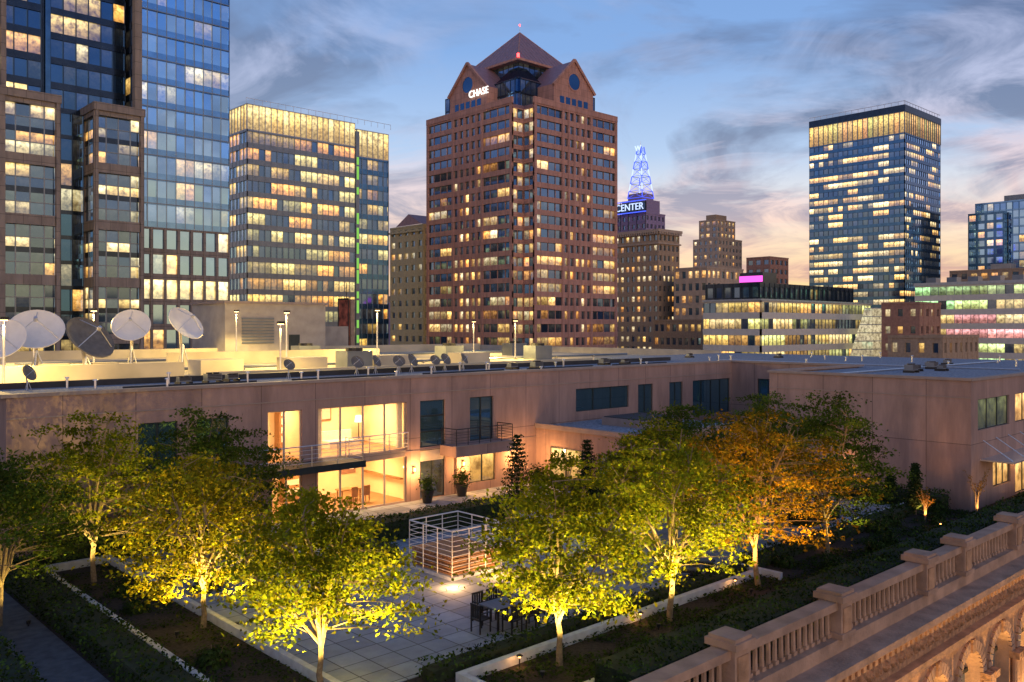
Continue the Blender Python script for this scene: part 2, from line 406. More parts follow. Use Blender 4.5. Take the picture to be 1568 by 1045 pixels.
        for i in range(n):
            j=(i+1)%n; mb.poly([o[i],o[j],i2[j],i2[i]],'salmon')
            mb.poly([o[i],o[j],ring(2.5,.1)[j],ring(2.5,.1)[i]],'salmon')
        for a in (-4.6,-2.3,0,2.3,4.6):
            p=T(a-.8,.16,67.3); q=T(a+.8,.16,67.3); r=T(a+.8,.16,70.4); s=T(a-.8,.16,70.4)
            mb.poly([p,q,r,s],'windark')
    for a in ('-x','-y','+x','+y'): gable(a)
    o=mb.build('tower_body'); o.parent=root; o.matrix_parent_inverse=Matrix.Translation((-152,-159,0))
    t=text('sign_letters','CHASE',2.6,(151.5,175.5,71.9),'-x','whitesign',None,off=0); t.parent=root; t.matrix_parent_inverse=Matrix.Translation((-152,-159,0))
    m2=MB()
    m2.cyl((cx-h,cy-h,zb),(cx-h,cy-h,zb+1.0),.35,.35,8,'redlamp'); m2.cyl((cx,cy,94.8),(cx,cy,95.3),.2,.2,8,'redlamp')
    o=m2.build('beacon'); o.parent=root; o.matrix_parent_inverse=Matrix.Translation((-152,-159,0))
pyramid_tower()

# ---------------- tall blue glass tower on the left
def left_tower():
    mb=MB()
    COOL=[(1.0,0.70,0.22),(1.0,0.76,0.34),(0.95,0.80,0.40),(1.0,0.54,0.13)]
    facade(mb,'-y',143,51.6,67,26,112,3.9,1.5,1.0,3.7,.12,.12,'bluespan','winblue',litter(.10,.8,COOL,run=2,seed=41,zfun=lambda i:3.2 if i<7 else .5),fk='palespan',pout=.06,tilt=.04)
    for i in range(22): mb.box(51.6,67,142.9,143,26+i*3.9-.07,26+i*3.9+.07,'palespan')
    facade(mb,'-y',143,51.6,67,-27,26,4.08,2.2,0.7,3.8,.4,.25,'granite','winblue',litter(.55,1.4,COOL,run=2,seed=42),pout=.15)
    facade(mb,'-x',51.6,143,170,43,112,3.9,3,1.0,3.7,.12,.12,'darkspan','windark',litter(.1,1,run=3,seed=48))
    facade(mb,'+x',67,143,175,-27,112,3.9,3,1.0,3.7,.12,.12,'bluespan','winblue',litter(.15,1,run=3,seed=49))
    mb.box(51.8,66.8,143.5,175,-27,112.5,'darkspan')
    mb.box(50.9,52.0,142.2,143.4,-27,112,'granite')
    facade(mb,'-y',147,39.9,51,43,112,3.9,1.9,.9,3.7,.14,.2,'darkspan','windark',litter(.24,1.4,COOL,run=3,seed=43),pout=.06)
    facade(mb,'-y',147,20,38.6,43,112,3.9,1.9,.9,3.6,.16,.2,'darkspan','windark',litter(.30,1.3,COOL,run=3,seed=44),pout=.08)
    facade(mb,'-y',146,39.4,44.4,-27,43,4.0,1.7,.5,3.8,.14,.15,'darkspan','windark',litter(.28,1.3,COOL,run=2,seed=45),pout=.06)
    mb.box(38.9,39.6,145.8,147.3,43,112,'deepspan'); mb.box(33,33.7,146.2,147.3,43,112,'granite')
    mb.box(20,51.3,147.4,175,-27,112.3,'darkspan'); mb.box(39.4,44.4,146.2,147.5,-27,43,'darkspan')
    for (a,b,sd) in ((24.2,39.4,46),(44.4,51.6,47)):
        facade(mb,'-y',140.6,a,b,-27,43,8.75,7.3,0.8,8.05,.9,.7,'granite','win',litter(.42,1.45,COOL,run=3,seed=sd,fvar=.9),sub=(4,4),pout=.2)
        facade(mb,'-x',a,140.6,147,-27,43,8.75,6,0.8,8.05,.9,.5,'granite','win',litter(.36,1.2,COOL,run=3,seed=sd+5),sub=(3,4),pout=.15)
        facade(mb,'+x',b,140.6,147,-27,43,8.75,6,0.8,8.05,.9,.5,'granite','win',litter(.36,1.2,COOL,run=3,seed=sd+5),sub=(3,4),pout=.15)
        mb.box(a+.8,b-.8,141.4,147.2,-27,43.2,'darkspan')
        mb.box(a-.25,b+.25,140.3,141.2,43.0,44.2,'granite'); mb.box(a-.2,a+.6,141.2,147,43,44.2,'granite'); mb.box(b-.6,b+.2,141.2,147,43,44.2,'granite')
    mb.build('glass_skyscraper')
left_tower()

# ---------------- lit office block with illuminated crown
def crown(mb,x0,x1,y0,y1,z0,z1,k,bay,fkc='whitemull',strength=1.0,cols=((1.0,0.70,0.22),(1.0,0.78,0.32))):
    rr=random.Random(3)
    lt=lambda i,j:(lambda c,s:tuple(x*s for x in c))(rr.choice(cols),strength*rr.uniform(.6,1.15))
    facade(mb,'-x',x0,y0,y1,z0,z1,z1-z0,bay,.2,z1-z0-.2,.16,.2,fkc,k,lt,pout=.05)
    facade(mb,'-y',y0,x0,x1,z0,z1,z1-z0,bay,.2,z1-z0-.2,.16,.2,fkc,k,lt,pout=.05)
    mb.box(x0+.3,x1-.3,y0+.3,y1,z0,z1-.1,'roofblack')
def lit_office():
    mb=MB()
    OC=[(1.0,0.62,0.12),(1.0,0.68,0.20),(1.0,0.46,0.08),(0.95,0.78,0.25)]
    x0,x1,y0,y1=92,121,187.5,222
    facade(mb,'-y',y0,x0,x1,-27,55,3.73,1.55,0.85,3.35,.10,.25,'palespan','win',litter(.68,1.5,OC,run=4,seed=51,fvar=.6,zfun=lambda i:1.25 if i<14 else .9),fk='palespan',pout=.06)
    facade(mb,'-x',x0,y0,y1,-27,55,3.73,1.8,0.85,3.35,.10,.25,'palespan','winblue',litter(.5,1.2,OC,run=3,seed=52),fk='palespan',pout=.06)
    mb.box(x0+.4,x1,y0+.4,y1,-27,54.8,'roofblack')
    crown(mb,x0,x1,y0,y1,55,61,'crownwin',1.55,strength=1.35)
    facade(mb,'-y',y0+1.2,122.2,132,-27,53,3.73,1.6,0.85,3.35,.10,.25,'deepspan','win',litter(.5,1.4,OC,run=2,seed=53),fk='palespan',pout=.06)
    facade(mb,'+x',132,y0+1.2,y1,-27,53,3.73,2.4,1.0,3.3,.12,.25,'bluespan','win',litter(.4,1.2,OC,run=2,seed=54),fk='palespan')
    mb.box(121,131.6,y0+1.7,y1,-27,52.8,'roofblack')
    crown(mb,122.2,132,y0+1.2,y1,53,60,'crownwin',1.6,strength=1.1)
    mb.box(121.1,122.1,y0-.3,y0+1.6,-27,59,'palespan')
    rr=random.Random(8)
    for i in range(22):
        z=-24+i*3.73
        if rr.random()<.75: mb.box(121.3,121.9,y0-.36,y0-.3,z,z+rr.uniform(1.5,3.4),'greenneon')
    for a in range(92,133,2):
        mb.cyl((a,y0+.3,61),(a,y0+.3,62.3),.05,.05,4,'steel')
    mb.box(92,132,y0+.27,y0+.33,62.25,62.35,'steel')
    mb.build('office_block')
lit_office()

# ---------------- beige building behind
mbb=simple_tower('',158,182,208,225,GZ,40,3.6,3.2,1.2,2.9,1.5,'beige','win',litter(.25,1.1,run=1,seed=61),build=False)
mbb.poly([(158,209,40.6),(158,222,40.6),(158,215.5,44)],'roofmauve'); mbb.poly([(158,209,40.6),(182,209,40.6),(182,215.5,44),(158,215.5,44)],'roofmauve')
mbb.box(157.4,158,207.6,225,38.4,39,'beige')
mbb.build('beige_stone_building')

# ---------------- brick tower with lattice sign
def sign_tower():
    root=empty('brick_tower_with_rooftop_sign',(241,185,0))
    fix=lambda o:(setattr(o,'parent',root),setattr(o,'matrix_parent_inverse',Matrix.Translation((-241,-185,0))))
    mb=simple_tower('',241,253,185,212,GZ,42,3.5,2.4,1.1,2.9,1.05,'brick','win',litter(.42,1.1,run=1,seed=71),build=False)
    mb.box(240.2,253.8,184.2,212,42.5,43.4,'limestone'); mb.box(240.5,253.5,184.5,212,38.3,38.8,'limestone'); 
    for a in np.arange(240.6,253.6,1.0): mb.box(a,a+.5,184.0,184.3,41.6,42.5,'limestone')
    for a in np.arange(184.6,212,1.0): mb.box(240.0,240.3,a,a+.5,41.6,42.5,'limestone')
    cx,cy=246.5,197.0
    simple_tower('',cx-5.5,cx+5.5,cy-6.5,cy+6.5,43.4,49.2,2.9,2.2,.8,2.3,1.0,'purple','win',litter(.25,.8,[(.35,.3,1)],run=1,seed=72),mb=mb,build=False)
    mb.box(cx-4.5,cx+4.5,cy-5,cy+5,49.8,54.5,'purple'); mb.box(cx-3.2,cx+3.2,cy-3.2,cy+3.2,54.5,57.0,'purple')
    fix(mb.build('tower_body'))
    m=MB()
    for s in (-1,1):
        m.box(cx-7.2,cx-6.9,cy-7.9,cy+7.9,51.6+2.0*s,51.9+2.0*s,'blueneon')
    for a in (-7.5,-3.7,0,3.7,7.5): m.box(cx-6.9,cx-6.7,cy+a-.1,cy+a+.1,43.6,54,'blackmetal')
    m.box(cx-6.65,cx-6.6,cy-7.8,cy+7.8,49.9,53.3,'darkspan')
    z0,z1=55.5,74.0
    def leg(sx,sy,t): 
        w=3.3*(1-t)+.8*t; return Vector((cx+sx*w,cy+sy*w,z0+(z1-z0)*t))
    nL=7; lv=[i/nL for i in range(nL+1)]
    C=[(-1,-1),(1,-1),(1,1),(-1,1)]
    for i in range(nL):
        for j in range(4):
            a,b=C[j],C[(j+1)%4]
            m.cyl(leg(*a,lv[i]),leg(*a,lv[i+1]),.17,.17,4,'whiteneon' if i%2 else 'blueneon')
            if j in (0,3):
                m.cyl(leg(*a,lv[i]),leg(*b,lv[i+1]),.07,.07,4,'blueneon'); m.cyl(leg(*b,lv[i]),leg(*a,lv[i+1]),.07,.07,4,'blueneon')
            m.cyl(leg(*a,lv[i]),leg(*b,lv[i]),.09,.09,4,'blueneon' if j in (0,3) else 'darkspan')
    m.cyl((cx,cy,z1),(cx,cy,z1+2),.12,.04,5,'steel')
    fix(m.build('sign_lattice'))
    fix(text('sign_letters','CENTER',3.4,(cx-7.35,cy-.8,51.6),'-x','whiteneon',None,off=0))
    fix(text('sign_initial','W',2.6,(cx-1.6,cy,73.2),'-x','whiteneon',None))
sign_tower()

# ---------------- stepped far tower
mb=simple_tower('',384,406,256.5,272,GZ,55,3.6,3.2,1.0,2.8,1.6,'limestone','win',litter(.3,1.0,run=1,seed=81),build=False)
simple_tower('',386.5,403.5,259,270,55.5,65,3.6,3.2,1.0,2.8,1.6,'limestone','win',litter(.6,1.2,run=1,seed=82),mb=mb,build=False)
mb.box(390,400,262,268,65.5,68.5,'brick')
mb.build('stepped_stone_tower')

# ---------------- right-hand tower
def right_tower():
    mb=MB(); z0,z1=-28,94
    OC=[(1.0,0.68,0.22),(1.0,0.78,0.38),(1.0,0.58,0.17)]
    x0,x1,y0,y1=383.5,422.5,161.4,206
    facade(mb,'-x',x0,y0,y1,z0,z1,3.6,2.3,1.0,3.2,.14,.3,'deepspan','win',litter(.52,1.7,OC,run=3,seed=91,fvar=.8),fk='darkspan',pout=-.1)
    facade(mb,'-y',y0,x0,x1,z0,z1,3.6,2.3,1.0,3.2,.14,.3,'deepspan','winblue',litter(.30,1.3,OC,run=3,seed=92,fvar=.8),fk='darkspan',pout=-.1)
    facade(mb,'+x',x1,y0,y1,z0,z1,3.6,4,1.3,3.1,.14,.3,'deepspan','winblue',litter(.28,1.2,OC,run=3,seed=93),fk='palespan')
    mb.box(x0+.5,x1-.5,y0+.5,y1,z0,z1-.2,'roofblack')
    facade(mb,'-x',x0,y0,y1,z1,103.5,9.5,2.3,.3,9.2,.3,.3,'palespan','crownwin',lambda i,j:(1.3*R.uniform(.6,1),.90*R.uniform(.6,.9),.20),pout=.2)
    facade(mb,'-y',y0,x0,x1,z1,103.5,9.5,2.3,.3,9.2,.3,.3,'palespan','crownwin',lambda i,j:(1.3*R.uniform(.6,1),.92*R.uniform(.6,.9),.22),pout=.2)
    mb.box(x0+.5,x1-.5,y0+.5,y1,z1,103.3,'roofblack')
    mb.box(x0-.2,x1+.2,y0-.2,y1,103.5,106.3,'darkspan')
    for a in np.arange(y0,y1,3): mb.cyl((x0+.3,a,106.3),(x0+.3,a,108),.1,.1,4,'steel')
    for a in np.arange(x0,x1,3): mb.cyl((a,y0+.3,106.3),(a,y0+.3,108),.1,.1,4,'steel')
    mb.box(x0+.2,x0+.4,y0,y1,107.9,108.1,'steel'); mb.box(x0,x1,y0+.2,y0+.4,107.9,108.1,'steel')
    mb.build('office_tower')
right_tower()

mb=simple_tower('',431.7,475,100,149.6,GZ,66,3.8,2.6,0.5,3.5,.25,'bluespan','winblue',litter(.22,1.1,run=2,seed=95),fk='deepspan',build=False)
simple_tower('',427,431,136,151,GZ,61,3.8,4,0.8,3.4,1.0,'deepspan','winblue',litter(.25,1.1,run=1,seed=94),mb=mb,build=False)
mb.box(440,460,110,140,66,70,'palespan'); mb.build('blue_glass_tower')
simple_tower('reddish_office_building',308,322,182,192.5,GZ,37,3.6,3.2,1.0,2.8,1.2,'redbrick','win',litter(.2,.9,run=1,seed=96))
mb=simple_tower('',314,345,76,117,GZ,28.5,3.6,3.2,1.0,2.8,1.2,'brick','win',litter(.45,1.2,run=1,seed=97),build=False)
mb.box(318,326,84,92,28.5,33,'brick'); mb.box(320,326,100,106,28.5,31,'concrete'); mb.build('brick_office_building')
simple_tower('stone_bank_building',240.7,262,165,178.2,GZ,29,4.2,2.6,1.0,3.3,1.0,'limestone','win',litter(.6,1.4,[(1,.52,.15),(1,.62,.25)],run=1,seed=98))
simple_tower('brick_shop_building',210,232,145.7,163,GZ,11.5,3.8,2.3,1.0,3.0,.8,'brick','win',litter(.55,1.2,run=1,seed=99))
simple_tower('red_brick_building',200,212,81,89.5,GZ,15,3.8,3.0,1.2,2.8,1.6,'redbrick','win',litter(.3,1.2,run=1,seed=100))
simple_tower('brick_annex_building',150,166,57,66,GZ,8.0,3.6,2.2,1.2,2.8,1.3,'brick','win',litter(.3,1.0,run=1,seed=101))

def glass_block():
    mb=MB(); OC=[(1.0,0.70,0.18),(1.0,0.75,0.32),(0.85,0.85,0.28),(1,.56,.14)]
    x0,x1,y0,y1=169,222,102,117
    for ax,pl,a,b,sd in (('-x',x0,y0,y1,1),('-y',y0,x0,x1,2)):
        facade(mb,ax,pl,a,b,-28,15.6,3.6,1.7,1.1,3.3,.08,.3,'whiteband','win',litter(.90,1.4,OC,run=6,seed=110+sd,fvar=.15),fk='palespan',pout=-.1)
    mb.box(x0+.5,x1,y0+.5,y1,-28,15.4,'roofblack')
    for ax,pl,a,b,sd in (('-x',x0+1,y0+1,y1,1),('-y',y0+1,x0+1,x1-8,2)):
        facade(mb,ax,pl,a,b,15.6,19.6,4,2.2,.8,3.1,.5,.3,'darkspan','win',litter(.22,1.1,OC,run=2,seed=120+sd),pout=.1)
    mb.box(x0+1.4,x1-8,y0+1.4,y1,15.5,19.5,'roofblack'); mb.box(x0-.3,x1+.1,y0-.3,y0+1,15.6,16.0,'whitemull'); mb.box(x0-.3,x0+1,y0+1,y1,15.6,16.0,'whitemull')
    mb.box(178,184,107,113,19.6,22.4,'darkspan'); mb.box(177.8,177.95,107,113,20.2,21.6,'pinkneon')
    A=Vector((200,101.4,-10)); B=Vector((220,97.5,-10)); C=Vector((220,97.5,14.5)); Dd=Vector((212,99,14.5))
    mb.poly([A,B,C,Dd],'win',(.5,.42,.25))
    for i in range(13):
        z=i/12
        p=A.lerp(Dd,z); q=B.lerp(C,z); mb.cyl(p+Vector((0,-.1,0)),q+Vector((0,-.1,0)),.14,.14,4,'whiteband')
    mb.poly([B,(222,102,-10),(222,102,14.5),C],'palespan')
    mb.build('glass_office_block')
glass_block()

def colour_block():
    mb=MB(); x=222
    CC=[(1,.75,.28),(.45,.9,.38),(1,.72,.3),(.7,.9,.35),(1,.70,.25),(.6,.9,.4),(1,.8,.4),(1,.78,.3),(1,.45,.45),(1,.74,.3)]
    facade(mb,'-x',x,50,91,-28,20,3.4,1.9,1.0,3.05,.08,.3,'whiteband','win',litter(.95,1.25,CC,run=5,seed=131,fvar=.1),fk='palespan',pout=-.1)
    facade(mb,'-y',50,x,x+40,-28,20,3.4,1.9,1.0,3.05,.08,.3,'whiteband','win',litter(.95,1.2,CC,run=5,seed=132,fvar=.1),fk='palespan',pout=-.1)
    mb.box(x+.5,x+40,50.5,91,-28,19.8,'roofblack'); mb.box(x-.2,x+40,49.8,91.2,20,20.7,'whitemull')
    for a in range(54,90,5): mb.box(x+8,x+11,a,a+2.4,20.7,22.3,'palespan')
    mb.build('retail_building')
colour_block()

def distant():
    mb=MB(); rr=random.Random(5)
    n=0
    while n<46:
        t=rr.uniform(-.62,.85); D=rr.uniform(480,900)
        x=D*(.731*t+.682); y=D*(.731-.682*t)
        w=rr.uniform(18,40); h=rr.uniform(14,34)+(D-480)*.02
        if x<440 and y<280: continue
        n+=1
        k=rr.choice(['brick','beige','purple','concrete'])
        facade(mb,'-x',x,y,y+w,-28,h,3.8,5,1.1,2.9,2.0,.3,k,'win',litter(.35,1.0,run=1,seed=n+200))
        facade(mb,'-y',y,x,x+w,-28,h,3.8,5,1.1,2.9,2.0,.3,k,'win',litter(.35,1.0,run=1,seed=n+300))
        mb.box(x+.5,x+w,y+.5,y+w,-28,h-.1,'roofblack')
    mb.build('distant_buildings')
distant()

g=MB(); g.poly([(-6000,-6000,GZ),(9000,-6000,GZ),(9000,9000,GZ),(-6000,9000,GZ)],'ground'); g.build('ground')
def hills():
    mb=MB(); rr=random.Random(9); n=90; pts=[]
    for i in range(n+1):
        a=math.radians(-60+i*210/n); d=5200
        h=60+70*abs(math.sin(i*.23))+40*math.sin(i*.71+1)+rr.uniform(-12,12)
        pts.append((d*math.cos(a),d*math.sin(a),h))
    for i in range(n):
        p,q=pts[i],pts[i+1]
        mb.poly([(p[0]*.8,p[1]*.8,GZ),(q[0]*.8,q[1]*.8,GZ),q,p],'hill')
    mb.build('hills')
hills()

# ------------------------------------------------------------------ the near residence building
def wall_open(mb, axis, plane, a0,a1,z0,z1, th, ops, k):
    sg=-1 if axis[0]=='-' else 1
    def P(a,d,z): return (a,plane+sg*d,z) if axis[1]=='y' else (plane+sg*d,a,z)
    A=sorted(set([a0,a1]+[o[0] for o in ops]+[o[1] for o in ops])); Z=sorted(set([z0,z1]+[o[2] for o in ops]+[o[3] for o in ops]))
    for i in range(len(A)-1):
        for j in range(len(Z)-1):
            ca=(A[i]+A[i+1])/2; cz=(Z[j]+Z[j+1])/2
            if any(o[0]<ca<o[1] and o[2]<cz<o[3] for o in ops): continue
            for d in (0,-th):
                mb.poly([P(A[i],d,Z[j]),P(A[i+1],d,Z[j]),P(A[i+1],d,Z[j+1]),P(A[i],d,Z[j+1])],k)
    for o in ops:
        for (p,q) in (((o[0],o[2]),(o[1],o[2])),((o[1],o[2]),(o[1],o[3])),((o[1],o[3]),(o[0],o[3])),((o[0],o[3]),(o[0],o[2]))):
            mb.poly([P(p[0],0,p[1]),P(q[0],0,q[1]),P(q[0],-th,q[1]),P(p[0],-th,p[1])],k)

def window(mb, axis, plane, a0,a1,z0,z1, nx,nz, gk, fk='frame', inset=0.16, col=(0,0,0), fw=.05):
    sg=-1 if axis[0]=='-' else 1
    def P(a,d,z): return (a,plane+sg*d,z) if axis[1]=='y' else (plane+sg*d,a,z)
    def B(b0,b1,c0,c1,k,d0=-inset-.04,d1=-inset+.04):
        p=P(b0,d0,c0); q=P(b1,d1,c1); mb.box(p[0],q[0],p[1],q[1],p[2],q[2],k)
    for i in range(nx):
        g0=a0+(a1-a0)*i/nx; g1=a0+(a1-a0)*(i+1)/nx; u=TR_.uniform(-.015,.015)
        mb.poly([P(g0,-inset-u,z0),P(g1,-inset+u,z0),P(g1,-inset+u,z1),P(g0,-inset-u,z1)],gk,col)
    for i in range(nx+1):
        a=a0+(a1-a0)*i/nx; B(max(a0,a-fw),min(a1,a+fw),z0,z1,fk)
    for j in range(nz+1):
        z=z0+(z1-z0)*j/nz; B(a0,a1,max(z0,z-fw),min(z1,z+fw),fk,-inset-.036,-inset+.036)

def railing(mb, pts, z0, h, k='steel', step=1.2, rails=5):
    for (p,q) in zip(pts[:-1],pts[1:]):
        p=Vector((p[0],p[1],0)); q=Vector((q[0],q[1],0)); L=(q-p).length; n=max(1,round(L/step))
        for i in range(n+1):
            c=p.lerp(q,i/n); mb.cyl((c.x,c.y,z0),(c.x,c.y,z0+h),.025,.025,6,k)
        for j in range(rails):
            z=z0+h*(j+1)/rails; r=.03 if j==rails-1 else .012
            mb.cyl((p.x,p.y,z),(q.x,q.y,z),r,r,5,k)

WY=40.4
def residence():
    root=empty('terrace_apartment_building',(9.3,WY,0))
    fix=lambda o:(setattr(o,'parent',root),setattr(o,'matrix_parent_inverse',Matrix.Translation((-9.3,-WY,0))))
    mb=MB()
    U=[(14.6,16.4,3.3,5.6),(17.3,18.9,3.0,5.6),(20.96,22.86,3.02,5.7),(23.8,29.5,3.02,5.7),(30.45,32.3,3.0,5.7),(34.2,36.1,3.05,5.7),
       (43.6,49.2,4.2,5.75),(50.25,52.0,3.6,5.75),(54.0,55.7,3.6,5.75),(57.0,62.2,3.0,5.75)]
    Lw=[(21.2,22.86,.05,2.5),(23.8,29.5,.05,2.62),(30.45,32.3,.05,2.85),(34.2,36.3,.5,2.45)]
    wall_open(mb,'-y',WY,9.3,62.4,0,7.05,.3,U+Lw,'wall')
    mb.box(9.1,62.4,WY-.08,WY+.4,7.05,7.2,'wallcap')
    mb.box(9.3,62.4,WY-.03,WY,6.15,6.2,'wallcap'); mb.box(9.3,62.4,WY-.03,WY,2.86,2.90,'wallcap')
    wall_open(mb,'-x',9.3,WY,47.2,0,7.05,.3,[(42,44,3.3,5.6)],'wall'); window(mb,'-x',9.3,42,44,3.3,5.6,2,1,'dusk')
    mb.box(9.1,9.6,WY+.4,47.4,7.05,7.2,'wallcap')
    mb.box(9.6,86,WY+.4,47.0,6.6,6.98,'gravel'); mb.box(9.3,63,47.0,47.4,6.3,7.28,'roofblack')
    mb.box(63,86,47.0,56,6.6,6.985,'gravel')
    wall_open(mb,'-x',62.4,29.7,WY,0,7.05,.3,[(36.0,38.0,3.6,5.8)],'wall'); window(mb,'-x',62.4,36,38,3.6,5.8,2,1,'dusk')
    mb.box(62.3,62.8,30.1,WY+.4,7.05,7.2,'wallcap')
    wall_open(mb,'-x',50.2,17.6,29.7,0,7.05,.3,[],'wall')
    mb.box(50.17,50.2,17.6,29.7,6.1,6.14,'wallcap')
    wo=[(51.2,56.2,4.3,6.0),(57.2,62.2,4.3,6.0),(64,69,4.3,6.0),(53.5,56.4,0.9,2.3),(57.2,62.2,.05,2.4),(64,69,.3,2.4)]
    wall_open(mb,'-y',17.6,50.2,86,0,7.05,.3,wo,'wall')
    for i,o in enumerate(wo):
        window(mb,'-y',17.6,*o,3,1,'dusk' if i in (0,2) else 'win',col=(.12,.12,.04) if i in (0,2) else (1.3,.75,.25))
    mb.box(50.1,86,17.5,17.95,7.05,7.2,'wallcap'); mb.box(50.1,50.55,17.95,29.8,7.05,7.2,'wallcap')
    mb.poly([(50.2,29.7,0),(62.4,29.7,0),(62.4,29.7,7.05),(50.2,29.7,7.05)],'wall'); mb.box(50.55,62.8,29.4,29.85,7.05,7.2,'wallcap')
    mb.box(50.55,86,17.95,29.4,6.6,6.98,'gravel'); mb.box(62.8,86,29.4,WY+.4,6.6,6.98,'gravel')
    mb.box(51.5,60,15.9,17.6,2.62,2.7,'steel'); 
    for a in (52,54,56,58): mb.cyl((a,16.1,2.7),(a,17.6,3.7),.03,.03,5,'steel')
    mb.box(39.8,50.2,31.6,WY-.01,0,3.45,'wall')
    mb.box(39.65,50.19,31.45,31.9,3.45,3.75,'wallcap'); mb.box(39.65,40.1,31.9,WY-.05,3.45,3.75,'wallcap')
    mb.box(40.1,50.19,31.9,WY-.05,3.46,3.55,'gravel')
    window(mb,'-x',39.76,36.3,39.0,.3,2.35,2,1,'win',inset=-.02,col=(1.2,.7,.2))
    window(mb,'-x',39.76,33.0,35.0,.3,2.35,2,1,'dusk',inset=-.02)
    mb.box(43.5,47.5,34.5,38,3.55,4.05,'wallcap'); mb.box(43.6,47.4,34.6,37.9,4.05,4.1,'roofblack')
    for i,o in enumerate(U):
        nx=[2,2,1,1,1,2,3,2,2,4][i]
        if i in (2,3): continue
        window(mb,'-y',WY,*o,nx,1 if i!=4 else 3,'dusk')
    window(mb,'-y',WY,20.96,22.86,3.02,5.7,2,1,'pane','framel')
    window(mb,'-y',WY,23.8,29.5,3.02,5.7,4,1,'pane','framel')
    window(mb,'-y',WY,23.8,29.5,.05,2.62,4,1,'pane','framel'); window(mb,'-y',WY,21.2,22.86,.05,2.5,2,1,'pane','framel')
    window(mb,'-y',WY,30.45,32.3,.05,2.85,2,1,'win','frame',col=(.10,.06,.02)); mb.box(30.5,32.25,WY+.05,WY+.14,2.2,2.8,'framel')
    window(mb,'-y',WY,34.2,36.3,.5,2.45,2,1,'win','frame',col=(1.1,.6,.15))
    def room(x0,x1,y0,y1,z0,z1):
        mb.poly([(x0,y0,z0),(x1,y0,z0),(x1,y1,z0),(x0,y1,z0)],'infloor'); mb.poly([(x0,y0,z1),(x1,y0,z1),(x1,y1,z1),(x0,y1,z1)],'inwall')
        mb.poly([(x0,y1,z0),(x1,y1,z0),(x1,y1,z1),(x0,y1,z1)],'inwall'); mb.poly([(x0,y0,z0),(x0,y1,z0),(x0,y1,z1),(x0,y0,z1)],'inwall'); mb.poly([(x1,y0,z0),(x1,y1,z0),(x1,y1,z1),(x1,y0,z1)],'inwall')
    room(20.2,29.9,WY+.31,45.6,3.0,6.1); room(20.2,29.9,WY+.31,45.6,.02,2.85)
    mb.box(9.9,20.1,WY+.32,46.9,0,6.6,'roofblack'); mb.box(30.0,62.0,WY+.32,46.9,0,6.6,'roofblack'); mb.box(20.1,30,45.7,46.9,0,6.6,'roofblack')
    mb.box(50.6,85,18.0,29.2,0,6.6,'roofblack'); mb.box(62.8,85,29.2,46,0,6.6,'roofblack')
    F=MB()
    F.box(24.0,25.6,44.9,45.5,3.0,5.3,'wood')
    for z in (3.5,4.0,4.5,5.0): F.box(24.1,25.5,44.86,44.9,z-.03,z+.32,'white')
    F.box(26.3,27.7,45.5,45.56,4.4,5.3,'wood'); F.box(26.4,27.6,45.46,45.5,4.5,5.2,'fabric')
    F.box(26.2,28.2,43.2,44.1,3.0,3.45,'fabric'); F.box(26.2,28.2,44.1,44.35,3.0,3.95,'fabric')
    F.cyl((28.9,44.4,3.0),(28.9,44.4,4.3),.03,.03,6,'blackmetal'); F.cyl((28.9,44.4,4.3),(28.9,44.4,4.7),.26,.18,12,'warmemit')
    F.box(21.2,22.0,45.0,45.5,3.0,4.6,'white'); F.box(21.9,22.6,45.5,45.56,4.5,5.3,'wood')
    F.box(23.4,23.6,41.2,43.4,3.0,6.08,'inwall')
    F.box(24.3,25.9,44.9,45.5,.02,2.3,'wood'); 
    for z in (.5,1.0,1.5,2.0): F.box(24.4,25.8,44.86,44.9,z-.02,z+.28,'fabric')
    F.box(26.6,28.0,42.6,43.3,.68,.74,'wood')
    for a,b in ((26.7,42.7),(27.9,42.7),(26.7,43.2),(27.9,43.2)): F.box(a-.03,a+.03,b-.03,b+.03,.02,.68,'wood')
    for a in (26.8,27.6):
        F.box(a,a+.42,41.9,42.3,.42,.48,'wood'); F.box(a,a+.42,41.86,41.9,.48,1.0,'wood')
        for p in (a+.03,a+.39):
            for q in (41.92,42.28): F.box(p-.02,p+.02,q-.02,q+.02,.02,.42,'wood')
    F.cyl((27.3,42.9,2.3),(27.3,42.9,1.9),.05,.3,12,'warmemit'); F.box(28.4,29.4,45.5,45.56,1.1,2.0,'redbrick')
    F.box(21.4,22.7,44.8,45.4,.02,.9,'white'); F.box(29.5,29.7,41.0,45.0,1.2,1.3,'wood')
    for a in (24.1,29.3): F.box(a-.2,a+.12,WY+.34,WY+.5,3.1,5.68,'fabric')
    fix(F.build('interior_furniture'))
    mb.box(19.4,25.5,38.6,WY-.005,2.72,3.0,'roofblack'); mb.box(19.35,25.55,38.55,38.6,2.68,3.02,'frame')
    railing(mb,[(19.45,WY-.05),(19.45,38.7),(25.45,38.7),(25.45,WY-.05)],3.0,1.05,'steel',1.5,5)
    railing(mb,[(25.6,WY-.15),(29.5,WY-.15)],3.0,1.0,'steel',1.3,5)
    mb.box(31.9,36.5,38.9,WY-.005,2.45,3.05,'wall'); mb.box(31.85,36.55,38.85,39.1,3.05,3.1,'wallcap')
    railing(mb,[(32.0,WY-.05),(32.0,39.0),(36.4,39.0),(36.4,WY-.05)],3.05,1.0,'blackmetal',.9,6)
    mb.cyl((33.1,WY-.08,0),(33.1,WY-.08,2.45),.05,.05,8,'wallcap')
    for i in range(7): mb.box(25.7,29.4,WY-.02,WY+.02,2.64+i*.055,2.66+i*.055,'framel')
    fix(mb.build('walls_and_roof'))
